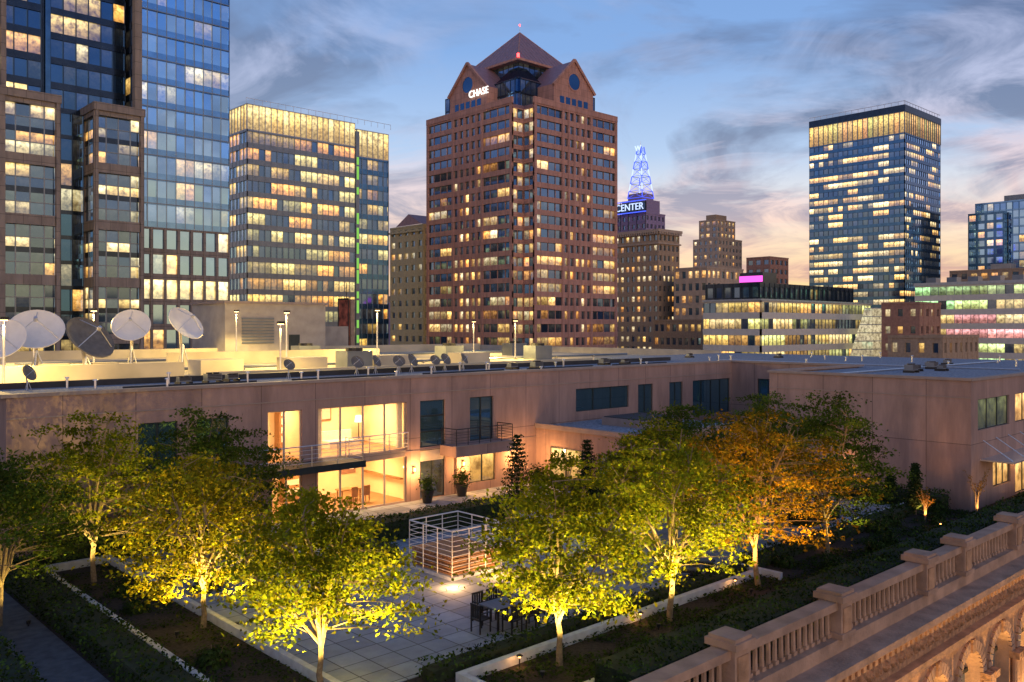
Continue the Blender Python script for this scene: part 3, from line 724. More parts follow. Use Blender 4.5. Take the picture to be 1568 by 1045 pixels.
    for (p,e,c) in (((25.0,43,5.95),330,(1,.66,.32)),((28,43,5.95),330,(1,.66,.32)),((22,43,5.95),220,(1,.64,.28)),((25,43,2.7),300,(1,.60,.23)),((28,43,2.7),300,(1,.60,.23)),((22,43,2.7),160,(1,.6,.22))):
        lamp('ceiling_light','AREA',p,e,c,root,size=1.2,target=(p[0],p[1],0))
residence()

def sconce(x,y,z,ax='-y',e=28):
    r=empty('wall_sconce',(x,y,z)); m=MB()
    dx,dy=(0,-1) if ax=='-y' else (-1,0)
    m.box(-.05,.05,-.05,.05,-.03,.2,'orangelamp'); m.box(-.08,.08,-.08,.08,.2,.24,'blackmetal'); m.box(-.08,.08,-.08,.08,-.07,-.03,'blackmetal')
    m.box(-.04,.04 if dy else .15,-.04,.15 if dy else .04,.05,.12,'blackmetal')
    o=m.build('lantern'); o.parent=r
    lamp('sconce_light','POINT',(x+dx*.45,y+dy*.45,z+.1),e,(1,.46,.14),r,size=.08)
for a in ((29.95,WY-.15,1.75,'-y',330),(33.6,WY-.15,1.7,'-y',300),(37.6,WY-.15,1.7,'-y',260)): sconce(*a)
sconce(39.5,38.6,1.8,'-x',120); sconce(50.0,24.5,2.0,'-x',40)
sconce(57,17.4,2.4,'-y',80)

# ------------------------------------------------------------------ roofs behind: floodlit deck
def deck():
    mb=MB()
    mb.box(-30,84,47.45,97,6.0,6.55,'deck')
    mb.box(-30,84,97,97.4,6.0,7.5,'deck'); mb.box(84,84.4,56,97.4,6.0,7.3,'concrete')
    mb.box(8,24,58.0,58.4,6.55,7.6,'deck'); mb.box(30,52,76,76.4,6.55,7.7,'deck'); mb.box(24,60,53.5,53.8,6.55,7.1,'deck')
    for a in (26,33,41,50): mb.box(a,a+3.2,60,62.2,6.55,7.6,'deck')
    for a in range(10,22,3): mb.box(a,a+1.6,60.5,61.6,6.55,7.6,'deck')
    for y in (50.5,66,84): mb.cyl((20,y,6.75),(80,y,6.75),.12,.12,6,'palespan')
    for a in range(20,80,6): mb.box(a,a+.15,65.8,66.2,6.55,6.75,'concrete')
    for (a,b) in ((56,70),(63,64),(70,75),(45,80),(38,60)):
        mb.box(a,a+2.4,b,b+1.8,6.55,8.0,'palespan'); mb.cyl((a+1.2,b+.9,8.0),(a+1.2,b+.9,8.25),.7,.7,14,'blackmetal')
    mb.build('roof_deck')
deck()

def mech():
    mb=MB()
    mb.box(44,57,95,104,6.0,12.6,'concrete'); mb.box(52,66,104,112,6,10,'concrete')
    mb.box(43.8,57.2,94.8,104.2,12.6,12.9,'wallcap')
    for z in np.arange(8,11,.35): mb.box(46,50,94.85,95,z,z+.2,'palespan')
    mb.box(52,53.4,94.9,95,6.6,9,'frame')
    mb.build('mechanical_penthouse')
mech()
def billboard():
    m=MB(); m.box(81,81.25,127.6,130.6,4.5,14.5,'mural'); m.box(80.9,80.98,127.4,127.6,4,14.8,'blackmetal'); m.box(80.9,80.98,130.6,130.8,4,14.8,'blackmetal'); m.box(80.9,80.98,127.4,130.8,14.5,14.8,'blackmetal')
    m.box(81.3,82,127.2,131,GZ,14.6,'brick'); m.cyl((81.5,129,14),(81.5,129,17.5),.08,.05,6,'blackmetal'); m.build('mural_wall')
billboard()

def dish(x,y,zb,zc,rad,direction,k='white',name='satellite_dish'):
    root=empty(name,(x,y,zb)); m=MB(); n=28; rings=6
    Z=Vector(direction).normalized(); X=Z.cross(Vector((0,0,1))).normalized(); Y=Z.cross(X)
    C=Vector((0,0,zc-zb))
    def W(a,b,c): return C+X*a+Y*b+Z*c
    P=[[W(rad*i/rings*math.cos(2*math.pi*j/n),rad*i/rings*math.sin(2*math.pi*j/n),.28*rad*(i/rings)**2) for j in range(n)] for i in range(rings+1)]
    for i in range(rings):
        for j in range(n):
            jj=(j+1)%n
            if i==0: m.poly([P[0][0],P[1][j],P[1][jj]],k)
            else: m.poly([P[i][j],P[i+1][j],P[i+1][jj],P[i][jj]],k)
    for j in range(n): m.cyl(P[rings][j],P[rings][(j+1)%n],.025*rad,.025*rad,4,k)
    f=W(0,0,.85*rad)
    for a in (0.5,2.6,4.7): m.cyl(W(rad*.9*math.cos(a),rad*.9*math.sin(a),.25*rad),f,.02*rad,.02*rad,5,'steel')
    m.cyl(W(0,0,.95*rad),W(0,0,.78*rad),.07*rad,.09*rad,8,'steel')
    m.cyl(W(0,0,-.3*rad),W(0,0,0),.2*rad,.3*rad,10,'concrete')
    m.cyl((0,0,0),W(0,0,-.25*rad),.09*rad,.07*rad,8,'concrete')
    for a in range(3):
        m.cyl((.4*rad*math.cos(a*2.1),.4*rad*math.sin(a*2.1),0),(0,0,(zc-zb)*.6),.035*rad,.035*rad,5,'steel')
    o=m.build('dish_and_mount',smooth=False); o.parent=root
dish(17.2,66.6,6.55,9.5,1.75,(-.25,-.8,.75))
dish(14.5,64.0,6.55,8.9,1.6,(-.5,-.7,.7))
dish(18.6,60.6,6.55,9.0,1.65,(.35,-.75,.65),'dishdark')
dish(23.8,67.2,6.55,9.9,1.35,(-.4,-.85,.6))
dish(27.6,67.0,6.55,10.0,1.5,(.35,-.85,.7))
for (a,b,r) in ((29.8,46.0,.42),(31.6,46.6,.4),(32.6,45.6,.38),(34.2,46.3,.45),(35.4,45.4,.36),(36.9,46.2,.42),(33.4,46.5,.35),(25.0,45.7,.35),(11.5,46,.4),(38.5,46.2,.4)):
    dish(a,b,6.98,7.75,r,(R.uniform(-.2,.6),-.8,.5),'dishdark','small_satellite_dish')

def roof_unit(x,y,s=1.0):
    r=empty('rooftop_air_conditioner',(x,y,6.98)); m=MB()
    m.box(-.6*s,.6*s,-.4*s,.4*s,.15,.75*s,'palespan'); m.box(-.65*s,-.5*s,-.35,.35,0,.15,'blackmetal'); m.box(.5*s,.65*s,-.35,.35,0,.15,'blackmetal')
    m.cyl((-.28*s,0,.75*s),(-.28*s,0,.85*s),.25*s,.25*s,12,'blackmetal'); m.cyl((.28*s,0,.75*s),(.28*s,0,.85*s),.25*s,.25*s,12,'blackmetal')
    for i in range(4): m.box(-.55*s,.55*s,-.41*s,-.4*s,.22+.12*i*s,.27+.12*i*s,'blackmetal')
    o=m.build('unit'); o.parent=r
for p in ((18.5,44.8),(20.1,44.9),(21.5,45.6),(42,45),(44,44.6),(52,45.2),(54.3,45.0),(58,24),(60,24.5),(61.7,23.5),(64,25),(66,26),(72,27),(76,44),(70,50)): roof_unit(p[0],p[1],R.uniform(.45,.7))
vm=MB()
for i in range(34):
    x=R.uniform(12,84); y=R.uniform(42,46.6) if x<62 else R.uniform(20,46); h=R.uniform(.2,.6)
    vm.cyl((x,y,6.9),(x,y,6.98+h),.06,.06,8,'steel'); vm.cyl((x,y,6.98+h),(x,y,7.04+h),.12,.1,8,'steel')
vm.build('roof_vent_pipes')
pm=MB()
for i in range(5): pm.cyl((15+i*9,43.5,7.06),(22+i*9,43.7,7.06),.05,.05,6,'roofblack')
pm.cyl((52,26,7.05),(80,26,7.05),.07,.07,6,'steel'); pm.cyl((66,20,7.05),(66,44,7.05),.06,.06,6,'steel')
pm.build('roof_conduits')

def flood(x,y,h,e,nx=0,z=6.55):
    r=empty('floodlight_pole',(x,y,z)); m=MB()
    m.cyl((0,0,0),(0,0,h),.08,.05,8,'steel')
    m.box(-.22,.22,-.25,.12,h+.03,h+.2,'blackmetal'); m.box(-.17,.17,-.2,.1,h-.03,h+.028,'warmemit')
    o=m.build('pole'); o.parent=r
    lamp('flood_lamp','SPOT',(x,y,z+h-.25),e,(1,.66,.20),r,size=.25,target=(x-.3,y-.8,z),spot=172,blend=.2)
for p in ((22.0,70,4.6,7500),(37,68,4.6,7500),(49,72,5.0,8500),(62,66,4.0,6500),(13,57,3.8,6500),(30,56,3.6,3500),(70,82,4,8000),(42,88,5,11000),(22,86,4,8000)): flood(*p)

# ------------------------------------------------------------------ terrace ground
t=MB(); t.box(-14,62.4,14.25,WY-.002,-2.0,0,'mulch'); t.build('planting_ground')
t=MB()
t.box(13.0,33.0,20.1,WY-.02,.002,.03,'pave'); t.box(33.0,50.1,21.2,31.4,.002,.03,'pave'); t.box(33.0,39.7,31.4,WY-.02,.002,.03,'pave'); t.build('patio_paving')
t=MB(); t.box(6.6,8.5,18,40,.002,.02,'path'); t.build('path')
t=MB()
t.box(10.1,10.32,18,38.9,.0,.32,'kerb'); t.box(12.72,12.92,16.5,38.9,.0,.28,'kerb'); t.box(10.32,12.72,38.7,38.9,0,.3,'kerb')
t.box(15.8,31.2,18.83,19.05,0,.28,'kerb'); t.box(31.2,31.4,18.0,20.4,0,.28,'kerb'); t.box(15.6,15.8,16.2,19.05,0,.28,'kerb')
t.box(31.4,50,20.4,20.6,0,.28,'kerb'); t.box(15.8,50,16.12,16.3,0,.2,'kerb'); t.box(36,48,24.8,25.0,0.03,.25,'kerb')
t.build('planter_kerb')

# ------------------------------------------------------------------ leaves
def leaf_object(name, C, size, cols, parent=None, flat=0.5, seed=0, mat='leaf'):
    rs=np.random.RandomState(seed); n=len(C); C=np.asarray(C)
    nr=rs.normal(size=(n,3)); nr[:,2]=np.abs(nr[:,2])+flat; nr/=np.linalg.norm(nr,axis=1)[:,None]
    a=rs.normal(size=(n,3)); u=np.cross(nr,a); u/=np.linalg.norm(u,axis=1)[:,None]; w=np.cross(nr,u)
    s=(size*rs.uniform(.6,1.3,n))[:,None]
    V=np.empty((n,4,3)); V[:,0]=C-u*s*.6; V[:,1]=C+w*s*.36+u*s*.05; V[:,2]=C+u*s*.6-nr*s*.12; V[:,3]=C-w*s*.36+u*s*.05
    me=bpy.data.meshes.new(name); me.vertices.add(4*n); me.vertices.foreach_set('co',V.ravel())
    me.loops.add(4*n); me.loops.foreach_set('vertex_index',np.arange(4*n,dtype=np.int32))
    me.polygons.add(n); me.polygons.foreach_set('loop_start',np.arange(0,4*n,4,dtype=np.int32)); me.polygons.foreach_set('loop_total',np.full(n,4,dtype=np.int32))
    me.update(calc_edges=True)
    ca=me.color_attributes.new('Col','FLOAT_COLOR','CORNER'); cc=np.ones((n,4,4)); cc[:,:,:3]=np.asarray(cols)[:,None,:]; ca.data.foreach_set('color',cc.ravel())
    me.materials.append(M[mat]); ob=bpy.data.objects.new(name,me); sc.collection.objects.link(ob)
    if parent: ob.parent=parent
    return ob

def tree(name,x,y,h,r,seed,hue=(0.095,0.125,0.018),nclump=160,per=86,z0f=.22,lsize=.125):
    root=empty(name,(x,y,0)); rr=random.Random(seed); rs=np.random.RandomState(seed)
    m=MB(); nodes=[]
    p=Vector((0,0,0)); zt=h*z0f; rad=.034*h*.5
    for i in range(3):
        q=Vector((p.x+rr.uniform(-.07,.07),p.y+rr.uniform(-.07,.07),zt*(i+1)/3)); m.cyl(p,q,rad*(1-.12*i),rad*(1-.12*(i+1)),9,'bark'); p=q
    fork=p; rc=h*.575; rz=h*.44
    nl=11
    for i in range(nl):
        az=2*math.pi*i/nl+rr.uniform(-.3,.3); el=rr.uniform(.1,1.25) if i<nl-1 else 1.4
        end=Vector((math.cos(az)*math.cos(el)*r*.85,math.sin(az)*math.cos(el)*r*.85,rc-rz*.15+math.sin(el)*rz*1.0))
        start=fork+Vector((0,0,rr.uniform(-.25,.25)*h*.1)); c=start.lerp(end,.45)+Vector((0,0,rr.uniform(-.1,.35)))-Vector((math.cos(az),math.sin(az),0))*r*.12
        prev=start; rb=rad*.6
        for k in range(1,8):
            tt=k/7; q=start*(1-tt)**2+c*2*tt*(1-tt)+end*tt*tt+Vector((rr.uniform(-1,1),rr.uniform(-1,1),rr.uniform(-1,1)))*.06
            m.cyl(prev,q,rb*(1-.82*(k-1)/7),rb*(1-.82*k/7),6,'bark'); prev=q; nodes.append(q)
    cl=[]; tries=0
    lob=[(rr.uniform(0,6.28),rr.uniform(-.7,.9),rr.uniform(.68,1.22)) for _ in range(14)]
    while len(cl)<nclump and tries<14000:
        tries+=1
        v=rs.normal(size=3); v/=np.linalg.norm(v); rho=rs.uniform(.10,1)**.40
        az=math.atan2(v[1],v[0]); k=min(lob,key=lambda L:(abs(math.atan2(math.sin(az-L[0]),math.cos(az-L[0])))+abs(v[2]-L[1])*1.3))[2]
        q=Vector((v[0]*r*rho*k,v[1]*r*rho*k,rc+v[2]*rz*rho*min(k,1.05)))
        if q.z<rc-rz*.78: continue
        hd=math.hypot(q.x,q.y)
        if q.z<rc-rz*.05 and hd<r*.5: continue
        wz=1-.30*max(0,(q.z-rc)/rz)
        q.x*=wz; q.y*=wz
        if any((q-c).length<.30 for c in cl): continue
        cl.append(q)
    P=[];Cc=[]
    for q in cl:
        nd=min(nodes,key=lambda n:(n-q).length+ (0 if n.z<q.z else .5))
        mid=nd.lerp(q,.5)+Vector((rr.uniform(-.08,.08),rr.uniform(-.08,.08),rr.uniform(-.02,.12)))
        m.cyl(nd,mid,.024,.014,4,'bark'); m.cyl(mid,q,.014,.006,4,'bark')
        n=int(per*rr.uniform(.4,1.4)); so=rr.uniform(.30,.56); st=rr.uniform(.14,.27)
        o2=Vector((q.x,q.y,0)); o2=(o2.normalized() if o2.length>.1 else Vector((1,0,0)))
        ang=rr.uniform(-.5,.5); o2=Vector((o2.x*math.cos(ang)-o2.y*math.sin(ang),o2.x*math.sin(ang)+o2.y*math.cos(ang),0)); t2=Vector((-o2.y,o2.x,0))
        g=rs.normal(size=(n,3)); pts=g[:,:1]*so*np.array(o2)[None,:]+g[:,1:2]*st*np.array(t2)[None,:]
        pts[:,2]=g[:,2]*.09-np.abs(g[:,0])*.07-np.abs(g[:,1])*.03
        pts+=np.array(q); P.append(pts)
        sh=rr.uniform(.6,1.4); gg=np.array(hue)*sh
        c=gg[None,:]*rs.uniform(.7,1.3,(n,1)); c[:,0]*=rs.uniform(.8,1.25,n); Cc.append(c)
    P=np.concatenate(P); Cc=np.clip(np.concatenate(Cc),0,.5)
    o=m.build('trunk_and_limbs'); o.parent=root
    leaf_object('crown',P,lsize,Cc,root,flat=.2,seed=seed)
    return root

def uplight(x,y,e,tx,ty,tz,col=(1,.70,.22),spot=110):
    r=empty('garden_uplight',(x,y,0)); m=MB()
    m.cyl((0,0,0),(0,0,.10),.03,.03,6,'blackmetal'); m.cyl((0,0,.09),(0,0,.2),.06,.075,10,'blackmetal'); m.cyl((0,0,.18),(0,0,.19),.05,.05,10,'lens')
    o=m.build('fixture'); o.parent=r
    lamp('uplight_lamp','SPOT',(x,y,.30),e,col,r,size=.06,target=(tx,ty,tz),spot=spot,blend=.8)

GR=(0.095,0.125,0.012); GD=(0.045,0.08,0.018); GY=(0.12,0.13,0.012)
TR=[(12.6,21.2,5.6,2.5,1,GR,4200),(12.3,28.2,5.9,2.75,2,GY,4200),(11.4,36.2,6.6,3.2,3,GR,1500),(15.8,36.2,6.4,2.9,4,GD,500),(7.4,33.0,6.0,2.9,5,GD,450),
    (18.6,17.9,6.25,2.6,6,GR,4200),(24.2,18.1,6.9,2.9,7,GR,4200),(29.8,18.1,7.0,3.2,8,(0.13,0.11,0.014),3000),(36.2,18.6,7.0,3.1,9,GD,900),
    (36.0,26.6,6.3,2.9,10,GD,450),(39.0,23.0,6.6,2.9,11,GD,450),(31.5,24.5,5.6,2.3,12,GR,900)]
for (x,y,h,r,s,hu,e) in TR:
    tree('shade_tree',x,y,h,r,s,hu)
    c=(1,.70,.17) if s!=8 else (1,.46,.12)
    if e>1000:
        uplight(x+.8,y-.8,e,x+.6,y-.5,h*.85,c,120); uplight(x-1.0,y-.3,e*.9,x-.8,y-.1,h*.85,c,120)
    else: uplight(x+.7,y-.7,e,x,y,h*.6,c)

def conifer(x,y,h,r,seed,lights=True):
    root=empty('fir_tree',(x,y,0)); rr=random.Random(seed); rs=np.random.RandomState(seed); m=MB()
    m.cyl((0,0,0),(0,0,h*.95),.08,.015,8,'bark'); P=[]
    for i in range(16):
        z=.35+(h-.45)*i/16; R0=r*(1-(z/h))**.8+.06
        nb=9
        for j in range(nb):
            a=2*math.pi*(j+.5*(i%2))/nb+rr.uniform(-.2,.2); L=R0*rr.uniform(.75,1.1)
            e=Vector((math.cos(a)*L,math.sin(a)*L,z+.12*L)); m.cyl((0,0,z),e,.015,.005,4,'bark')
            n=int(30*L/r)+12
            t=rs.uniform(.15,1,n)[:,None]; pts=np.array([0,0,z])*(1-t)+np.array(e)*t+rs.normal(size=(n,3))*np.array([.07,.07,.04]); P.append(pts)
    P=np.concatenate(P); c=np.array([[.022,.045,.018]])*rs.uniform(.6,1.4,(len(P),1))
    o=m.build('trunk'); o.parent=root; leaf_object('needles',P,.10,c,root,flat=.1,seed=seed,mat='hedgeleaf')
    if lights:
        b=MB()
        for i in range(26):
            z=h*.1+h*.8*i/26; a=i*2.4; R0=(r*(1-z/h)**.8+.02)
            q=Vector((math.cos(a)*R0,math.sin(a)*R0,z)); b.cyl(q,q+Vector((0,0,.05)),.02,.02,5,'fairy')
        o=b.build('string_lights'); o.parent=root
conifer(33.4,35.4,4.2,1.15,21,True); conifer(36.3,32.8,3.9,1.0,22,False)
conifer(47.4,19.4,2.9,.55,23,False); conifer(49.2,21.5,1.7,.45,24,False)
uplight(46.9,18.9,200,47.4,19.4,1.5,(1,.42,.12))

def sapling(x,y,h,seed):
    root=empty('lit_sapling',(x,y,0)); rr=random.Random(seed); m=MB(); P=[]
    for i in range(9):
        a=rr.uniform(0,6.28); e=Vector((math.cos(a)*h*.22,math.sin(a)*h*.22,h*rr.uniform(.6,1))); mid=e*.5+Vector((0,0,.1)); mid.x*=.4; mid.y*=.4
        m.cyl((0,0,0),mid,.03,.02,5,'bark'); m.cyl(mid,e,.02,.008,5,'bark')
        for k in range(30):
            q=mid.lerp(e,rr.uniform(.1,1)); P.append((q.x+rr.gauss(0,.06),q.y+rr.gauss(0,.06),q.z+rr.gauss(0,.06)))
    o=m.build('stems'); o.parent=root; leaf_object('foliage',P,.09,np.tile([.15,.10,.03],(len(P),1)),root,seed=seed)
sapling(49.0,16.9,2.6,31); sapling(45.9,18.3,1.9,32); uplight(48.7,16.6,200,49,16.9,1.5,(1,.5,.16)); uplight(45.7,18.0,220,45.9,18.3,1,(1,.45,.12))

def hedge(x0,x1,y0,y1,h,seed,name='hedge',dens=85,col=(.028,.052,.013),ls=.105,z0=0):
    root=empty(name,(x0,y0,z0)); m=MB(); m.box(.06,x1-x0-.06,.06,y1-y0-.06,0,h-.07,'hedgecore'); o=m.build('hedge_core'); o.parent=root
    rs=np.random.RandomState(seed); L,Wd=x1-x0,y1-y0
    def f(n,kind):
        u=rs.uniform(0,1,n); v=rs.uniform(0,1,n); z=np.full(n,0.)
        if kind=='t': return np.c_[u*L,v*Wd,np.full(n,h)]
        if kind=='x0': return np.c_[z,u*Wd,v*h]
        if kind=='x1': return np.c_[z+L,u*Wd,v*h]
        if kind=='y0': return np.c_[u*L,z,v*h]
        return np.c_[u*L,z+Wd,v*h]
    P=np.concatenate([f(int(L*Wd*dens),'t'),f(int(Wd*h*dens),'x0'),f(int(Wd*h*dens),'x1'),f(int(L*h*dens),'y0'),f(int(L*h*dens),'y1')])
    wob=.06*np.sin(P[:,0]*2.3+seed)+.06*np.sin(P[:,1]*3.1)+.04*np.sin(P[:,0]*7)
    P[:,2]+=wob*(P[:,2]>h*.8); P+=rs.normal(size=P.shape)*.05
    c=np.array([col])*rs.uniform(.4,1.8,(len(P),1))*(1+.4*np.sin(P[:,:1]*1.7+P[:,1:2]*2.2))
    leaf_object('hedge_leaves',P,ls,c,root,flat=.25,seed=seed,mat='hedgeleaf')
hedge(18,60,14.55,16.1,.85,41)
hedge(60,90,14.55,16.9,.95,42,dens=35)
hedge(8.6,9.75,19,39.5,.75,43)
hedge(3.6,6.5,19,34,.95,44)
hedge(15.0,31.0,19.3,19.95,.42,45)
hedge(31.8,48,19.4,20.2,.5,46)
hedge(21.5,31.5,33.4,34.7,1.0,47)
hedge(21.0,22.0,30.6,33.4,.7,48)
hedge(42.5,49.8,27.5,28.6,.9,49); hedge(48.8,50.0,18.6,27,.9,50); hedge(40.2,43.6,21.6,22.8,.75,51)
hedge(10.2,19,39.2,40.2,1.3,52); hedge(33.5,38.5,31.2,32.2,.8,53); hedge(38.6,39.6,33.0,38.0,.6,54)
def shrub(x,y,r,seed,col=(.035,.06,.016)):
    rs=np.random.RandomState(seed); v=rs.normal(size=(420,3)); v/=np.linalg.norm(v,axis=1)[:,None]; v[:,2]=np.abs(v[:,2])
    k=1+.18*np.sin(v[:,0]*5+seed)+.15*np.sin(v[:,1]*6); P=v*r*(rs.uniform(.6,1,420)*k)[:,None]*np.array([1,1,1.1]); 
    root=empty('shrub',(x,y,0)); leaf_object('foliage',P,.12,np.array([col])*rs.uniform(.5,1.5,(420,1)),root,seed=seed,mat='hedgeleaf')
    m=MB(); 
    for i in range(5): m.cyl((0,0,0),(math.cos(i*1.3)*r*.6,math.sin(i*1.3)*r*.6,r*.8),.02,.008,4,'bark')
    o=m.build('stems'); o.parent=root
for i in range(10): shrub(49.2+R.uniform(-.4,.2),19+i*1.0,R.uniform(.5,.8),60+i)
for i,(a,b) in enumerate(((28.5,35.3),(30.2,35.2),(23.5,35.4),(35.0,33.5),(37.6,30.5),(39,29.5),(13.9,34.5),(14.2,32.2),(17,38),(44,19.2),(42,19.0),(33.2,19),(11.3,31.5),(11.2,25),(11.6,33.8),(46,17.6),(40,17.5),(34,17.2),(38,17.3))): shrub(a,b,R.uniform(.45,.75),80+i)
rs=np.random.RandomState(3); n=14000
P=np.concatenate([np.c_[rs.uniform(10.4,12.6,n//3),rs.uniform(18,38.6,n//3),rs.uniform(.02,.16,n//3)],np.c_[rs.uniform(15.9,50,n),rs.uniform(16.4,18.8,n),rs.uniform(.02,.16,n)]])
keep=(np.sin(P[:,0]*2.1)+np.sin(P[:,1]*3.3+P[:,0]))>-.8; P=P[keep]
leaf_object('ground_cover',P,.10,np.array([[.03,.05,.014]])*rs.uniform(.5,1.6,(len(P),1)),None,flat=1.5,seed=9,mat='hedgeleaf')

# ------------------------------------------------------------------ terrace furniture
def path_light(x,y):
    r=empty('path_light',(x,y,0)); m=MB(); m.cyl((0,0,0),(0,0,.32),.02,.02,6,'blackmetal'); m.cyl((0,0,.32),(0,0,.38),.035,.035,8,'orangelamp'); m.cyl((0,0,.38),(0,0,.43),.11,.03,10,'blackmetal')
    o=m.build('fixture'); o.parent=r; lamp('path_lamp','POINT',(x,y,.30),14,(1,.42,.12),r,size=.05)
for p in ((17.6,18.55),(23.2,18.55),(28.9,18.55),(37,18.9),(44.5,17.0)): path_light(*p)

def planter_rail():
    r=empty('steel_railed_bench_planter',(21.6,26.6,0)); m=MB(); W,D=2.7,2.9
    m.box(0,W,0,D,.03,.16,'kerb')
    for i in range(6):
        z=.2+i*.11; m.box(.12,W-.12,.1,.14,z,z+.07,'wood'); m.box(.1,.14,.14,D-.14,z,z+.07,'wood'); m.box(W-.14,W-.1,.14,D-.14,z,z+.07,'wood')
    m.box(.2,W-.2,.2,D-.2,.16,.70,'wood')
    for i in range(12): m.box(.12,W-.12,.16+i*.22,.34+i*.22,.84,.89,'wood')
    railing(m,[(.05,.05),(W-.05,.05),(W-.05,D-.05),(.05,D-.05),(.05,.05)],.16,1.8,'white',.9,9)
    o=m.build('bench_and_rails'); o.parent=r
    lamp('bench_light','POINT',(21.1,25.9,.4),130,(1,.5,.18),r,size=.1); lamp('bench_light','POINT',(23.4,25.9,.4),110,(1,.5,.18),r,size=.1)
planter_rail()

def chair(parent,x,y,rot):
    m=MB(); 
    m.box(-.24,.24,-.24,.24,.42,.46,'blackmetal')
    for i in range(5): m.box(-.24+i*.1,-.18+i*.1,.22,.25,.5,.92,'blackmetal')
    m.box(-.24,.24,.215,.255,.88,.94,'blackmetal')
    for a in (-.22,.22):
        for b in (-.22,.22): m.box(a-.02,a+.02,b-.02,b+.02,0,.42 if b<0 else .9,'blackmetal')
        m.box(a-.02,a+.02,-.22,.22,.64,.67,'blackmetal'); m.box(a-.02,a+.02,-.24,-.2,.46,.64,'blackmetal')
    o=m.build('chair'); o.parent=parent; o.location=(x,y,.03); o.rotation_euler=(0,0,rot)
def dining(x,y,rot=0):
    r=empty('patio_dining_table',(x,y,0)); r.rotation_euler=(0,0,rot); m=MB()
    for i in range(8): m.box(-.95,.95,-.48+i*.12,-.38+i*.12,.73,.77,'palespan')
    m.box(-.97,.97,-.5,-.49,.71,.78,'blackmetal'); m.box(-.97,.97,.49,.5,.71,.78,'blackmetal')
    for a in (-.85,.85):
        for b in (-.4,.4): m.box(a-.03,a+.03,b-.03,b+.03,.03,.73,'blackmetal')
    m.box(-.85,.85,-.02,.02,.62,.68,'blackmetal')
    o=m.build('table'); o.parent=r
    for a in (-.55,.1,.65): chair(r,a,-.75,math.pi); chair(r,a,.75,0)
    chair(r,-1.25,0,math.pi/2); chair(r,1.25,0,-math.pi/2)
dining(20.0,21.6)
def lounger(x,y,rot):
    r=empty('sun_lounger',(x,y,.03)); r.rotation_euler=(0,0,rot); m=MB()
    for i in range(11): m.box(-.33,.33,-.95+i*.12,-.86+i*.12,.32,.36,'blackmetal')
    for s in (-.34,.34):
        m.box(s-.02,s+.02,-.98,.4,.27,.33,'blackmetal'); m.cyl((s,.38,.32),(s,.98,.85),.025,.025,6,'blackmetal')
        for b in (-.8,.3): m.box(s-.025,s+.025,b-.025,b+.025,0,.3,'blackmetal')
    for i in range(6):
        t=i/6; m.box(-.33,.33,.42+.55*t,.50+.55*t,.34+.5*t,.38+.5*t,'blackmetal')
    m.box(-.3,.3,-.93,.36,.365,.43,'palespan')
    o=m.build('frame'); o.parent=r
lounger(28.6,21.0,.5); lounger(30.0,21.4,.45); lounger(27.4,22.6,-1.0)
def side_table(x,y):
    r=empty('side_table',(x,y,.03)); m=MB(); m.cyl((0,0,.45),(0,0,.48),.26,.26,18,'blackmetal'); m.cyl((0,0,0),(0,0,.45),.03,.03,6,'blackmetal'); m.cyl((0,0,0),(0,0,.03),.18,.16,14,'blackmetal'); o=m.build('table'); o.parent=r
side_table(29.2,20.7)
def pot(x,y,seed):
    r=empty('potted_plant',(x,y,.03)); m=MB(); m.cyl((0,0,0),(0,0,.7),.25,.38,16,'blackmetal'); m.cyl((0,0,.66),(0,0,.72),.41,.41,16,'blackmetal'); o=m.build('pot'); o.parent=r
    rs=np.random.RandomState(seed); P=rs.normal(size=(420,3))*np.array([.26,.26,.26])+np.array([0,0,1.1]); leaf_object('foliage',P,.14,np.array([[.03,.055,.015]])*rs.uniform(.5,1.5,(420,1)),r,seed=seed,mat='hedgeleaf')
pot(32.9,39.6,5); pot(30.2,39.4,6); pot(37.2,37.6,7)
dining(42.5,24.0,.3)

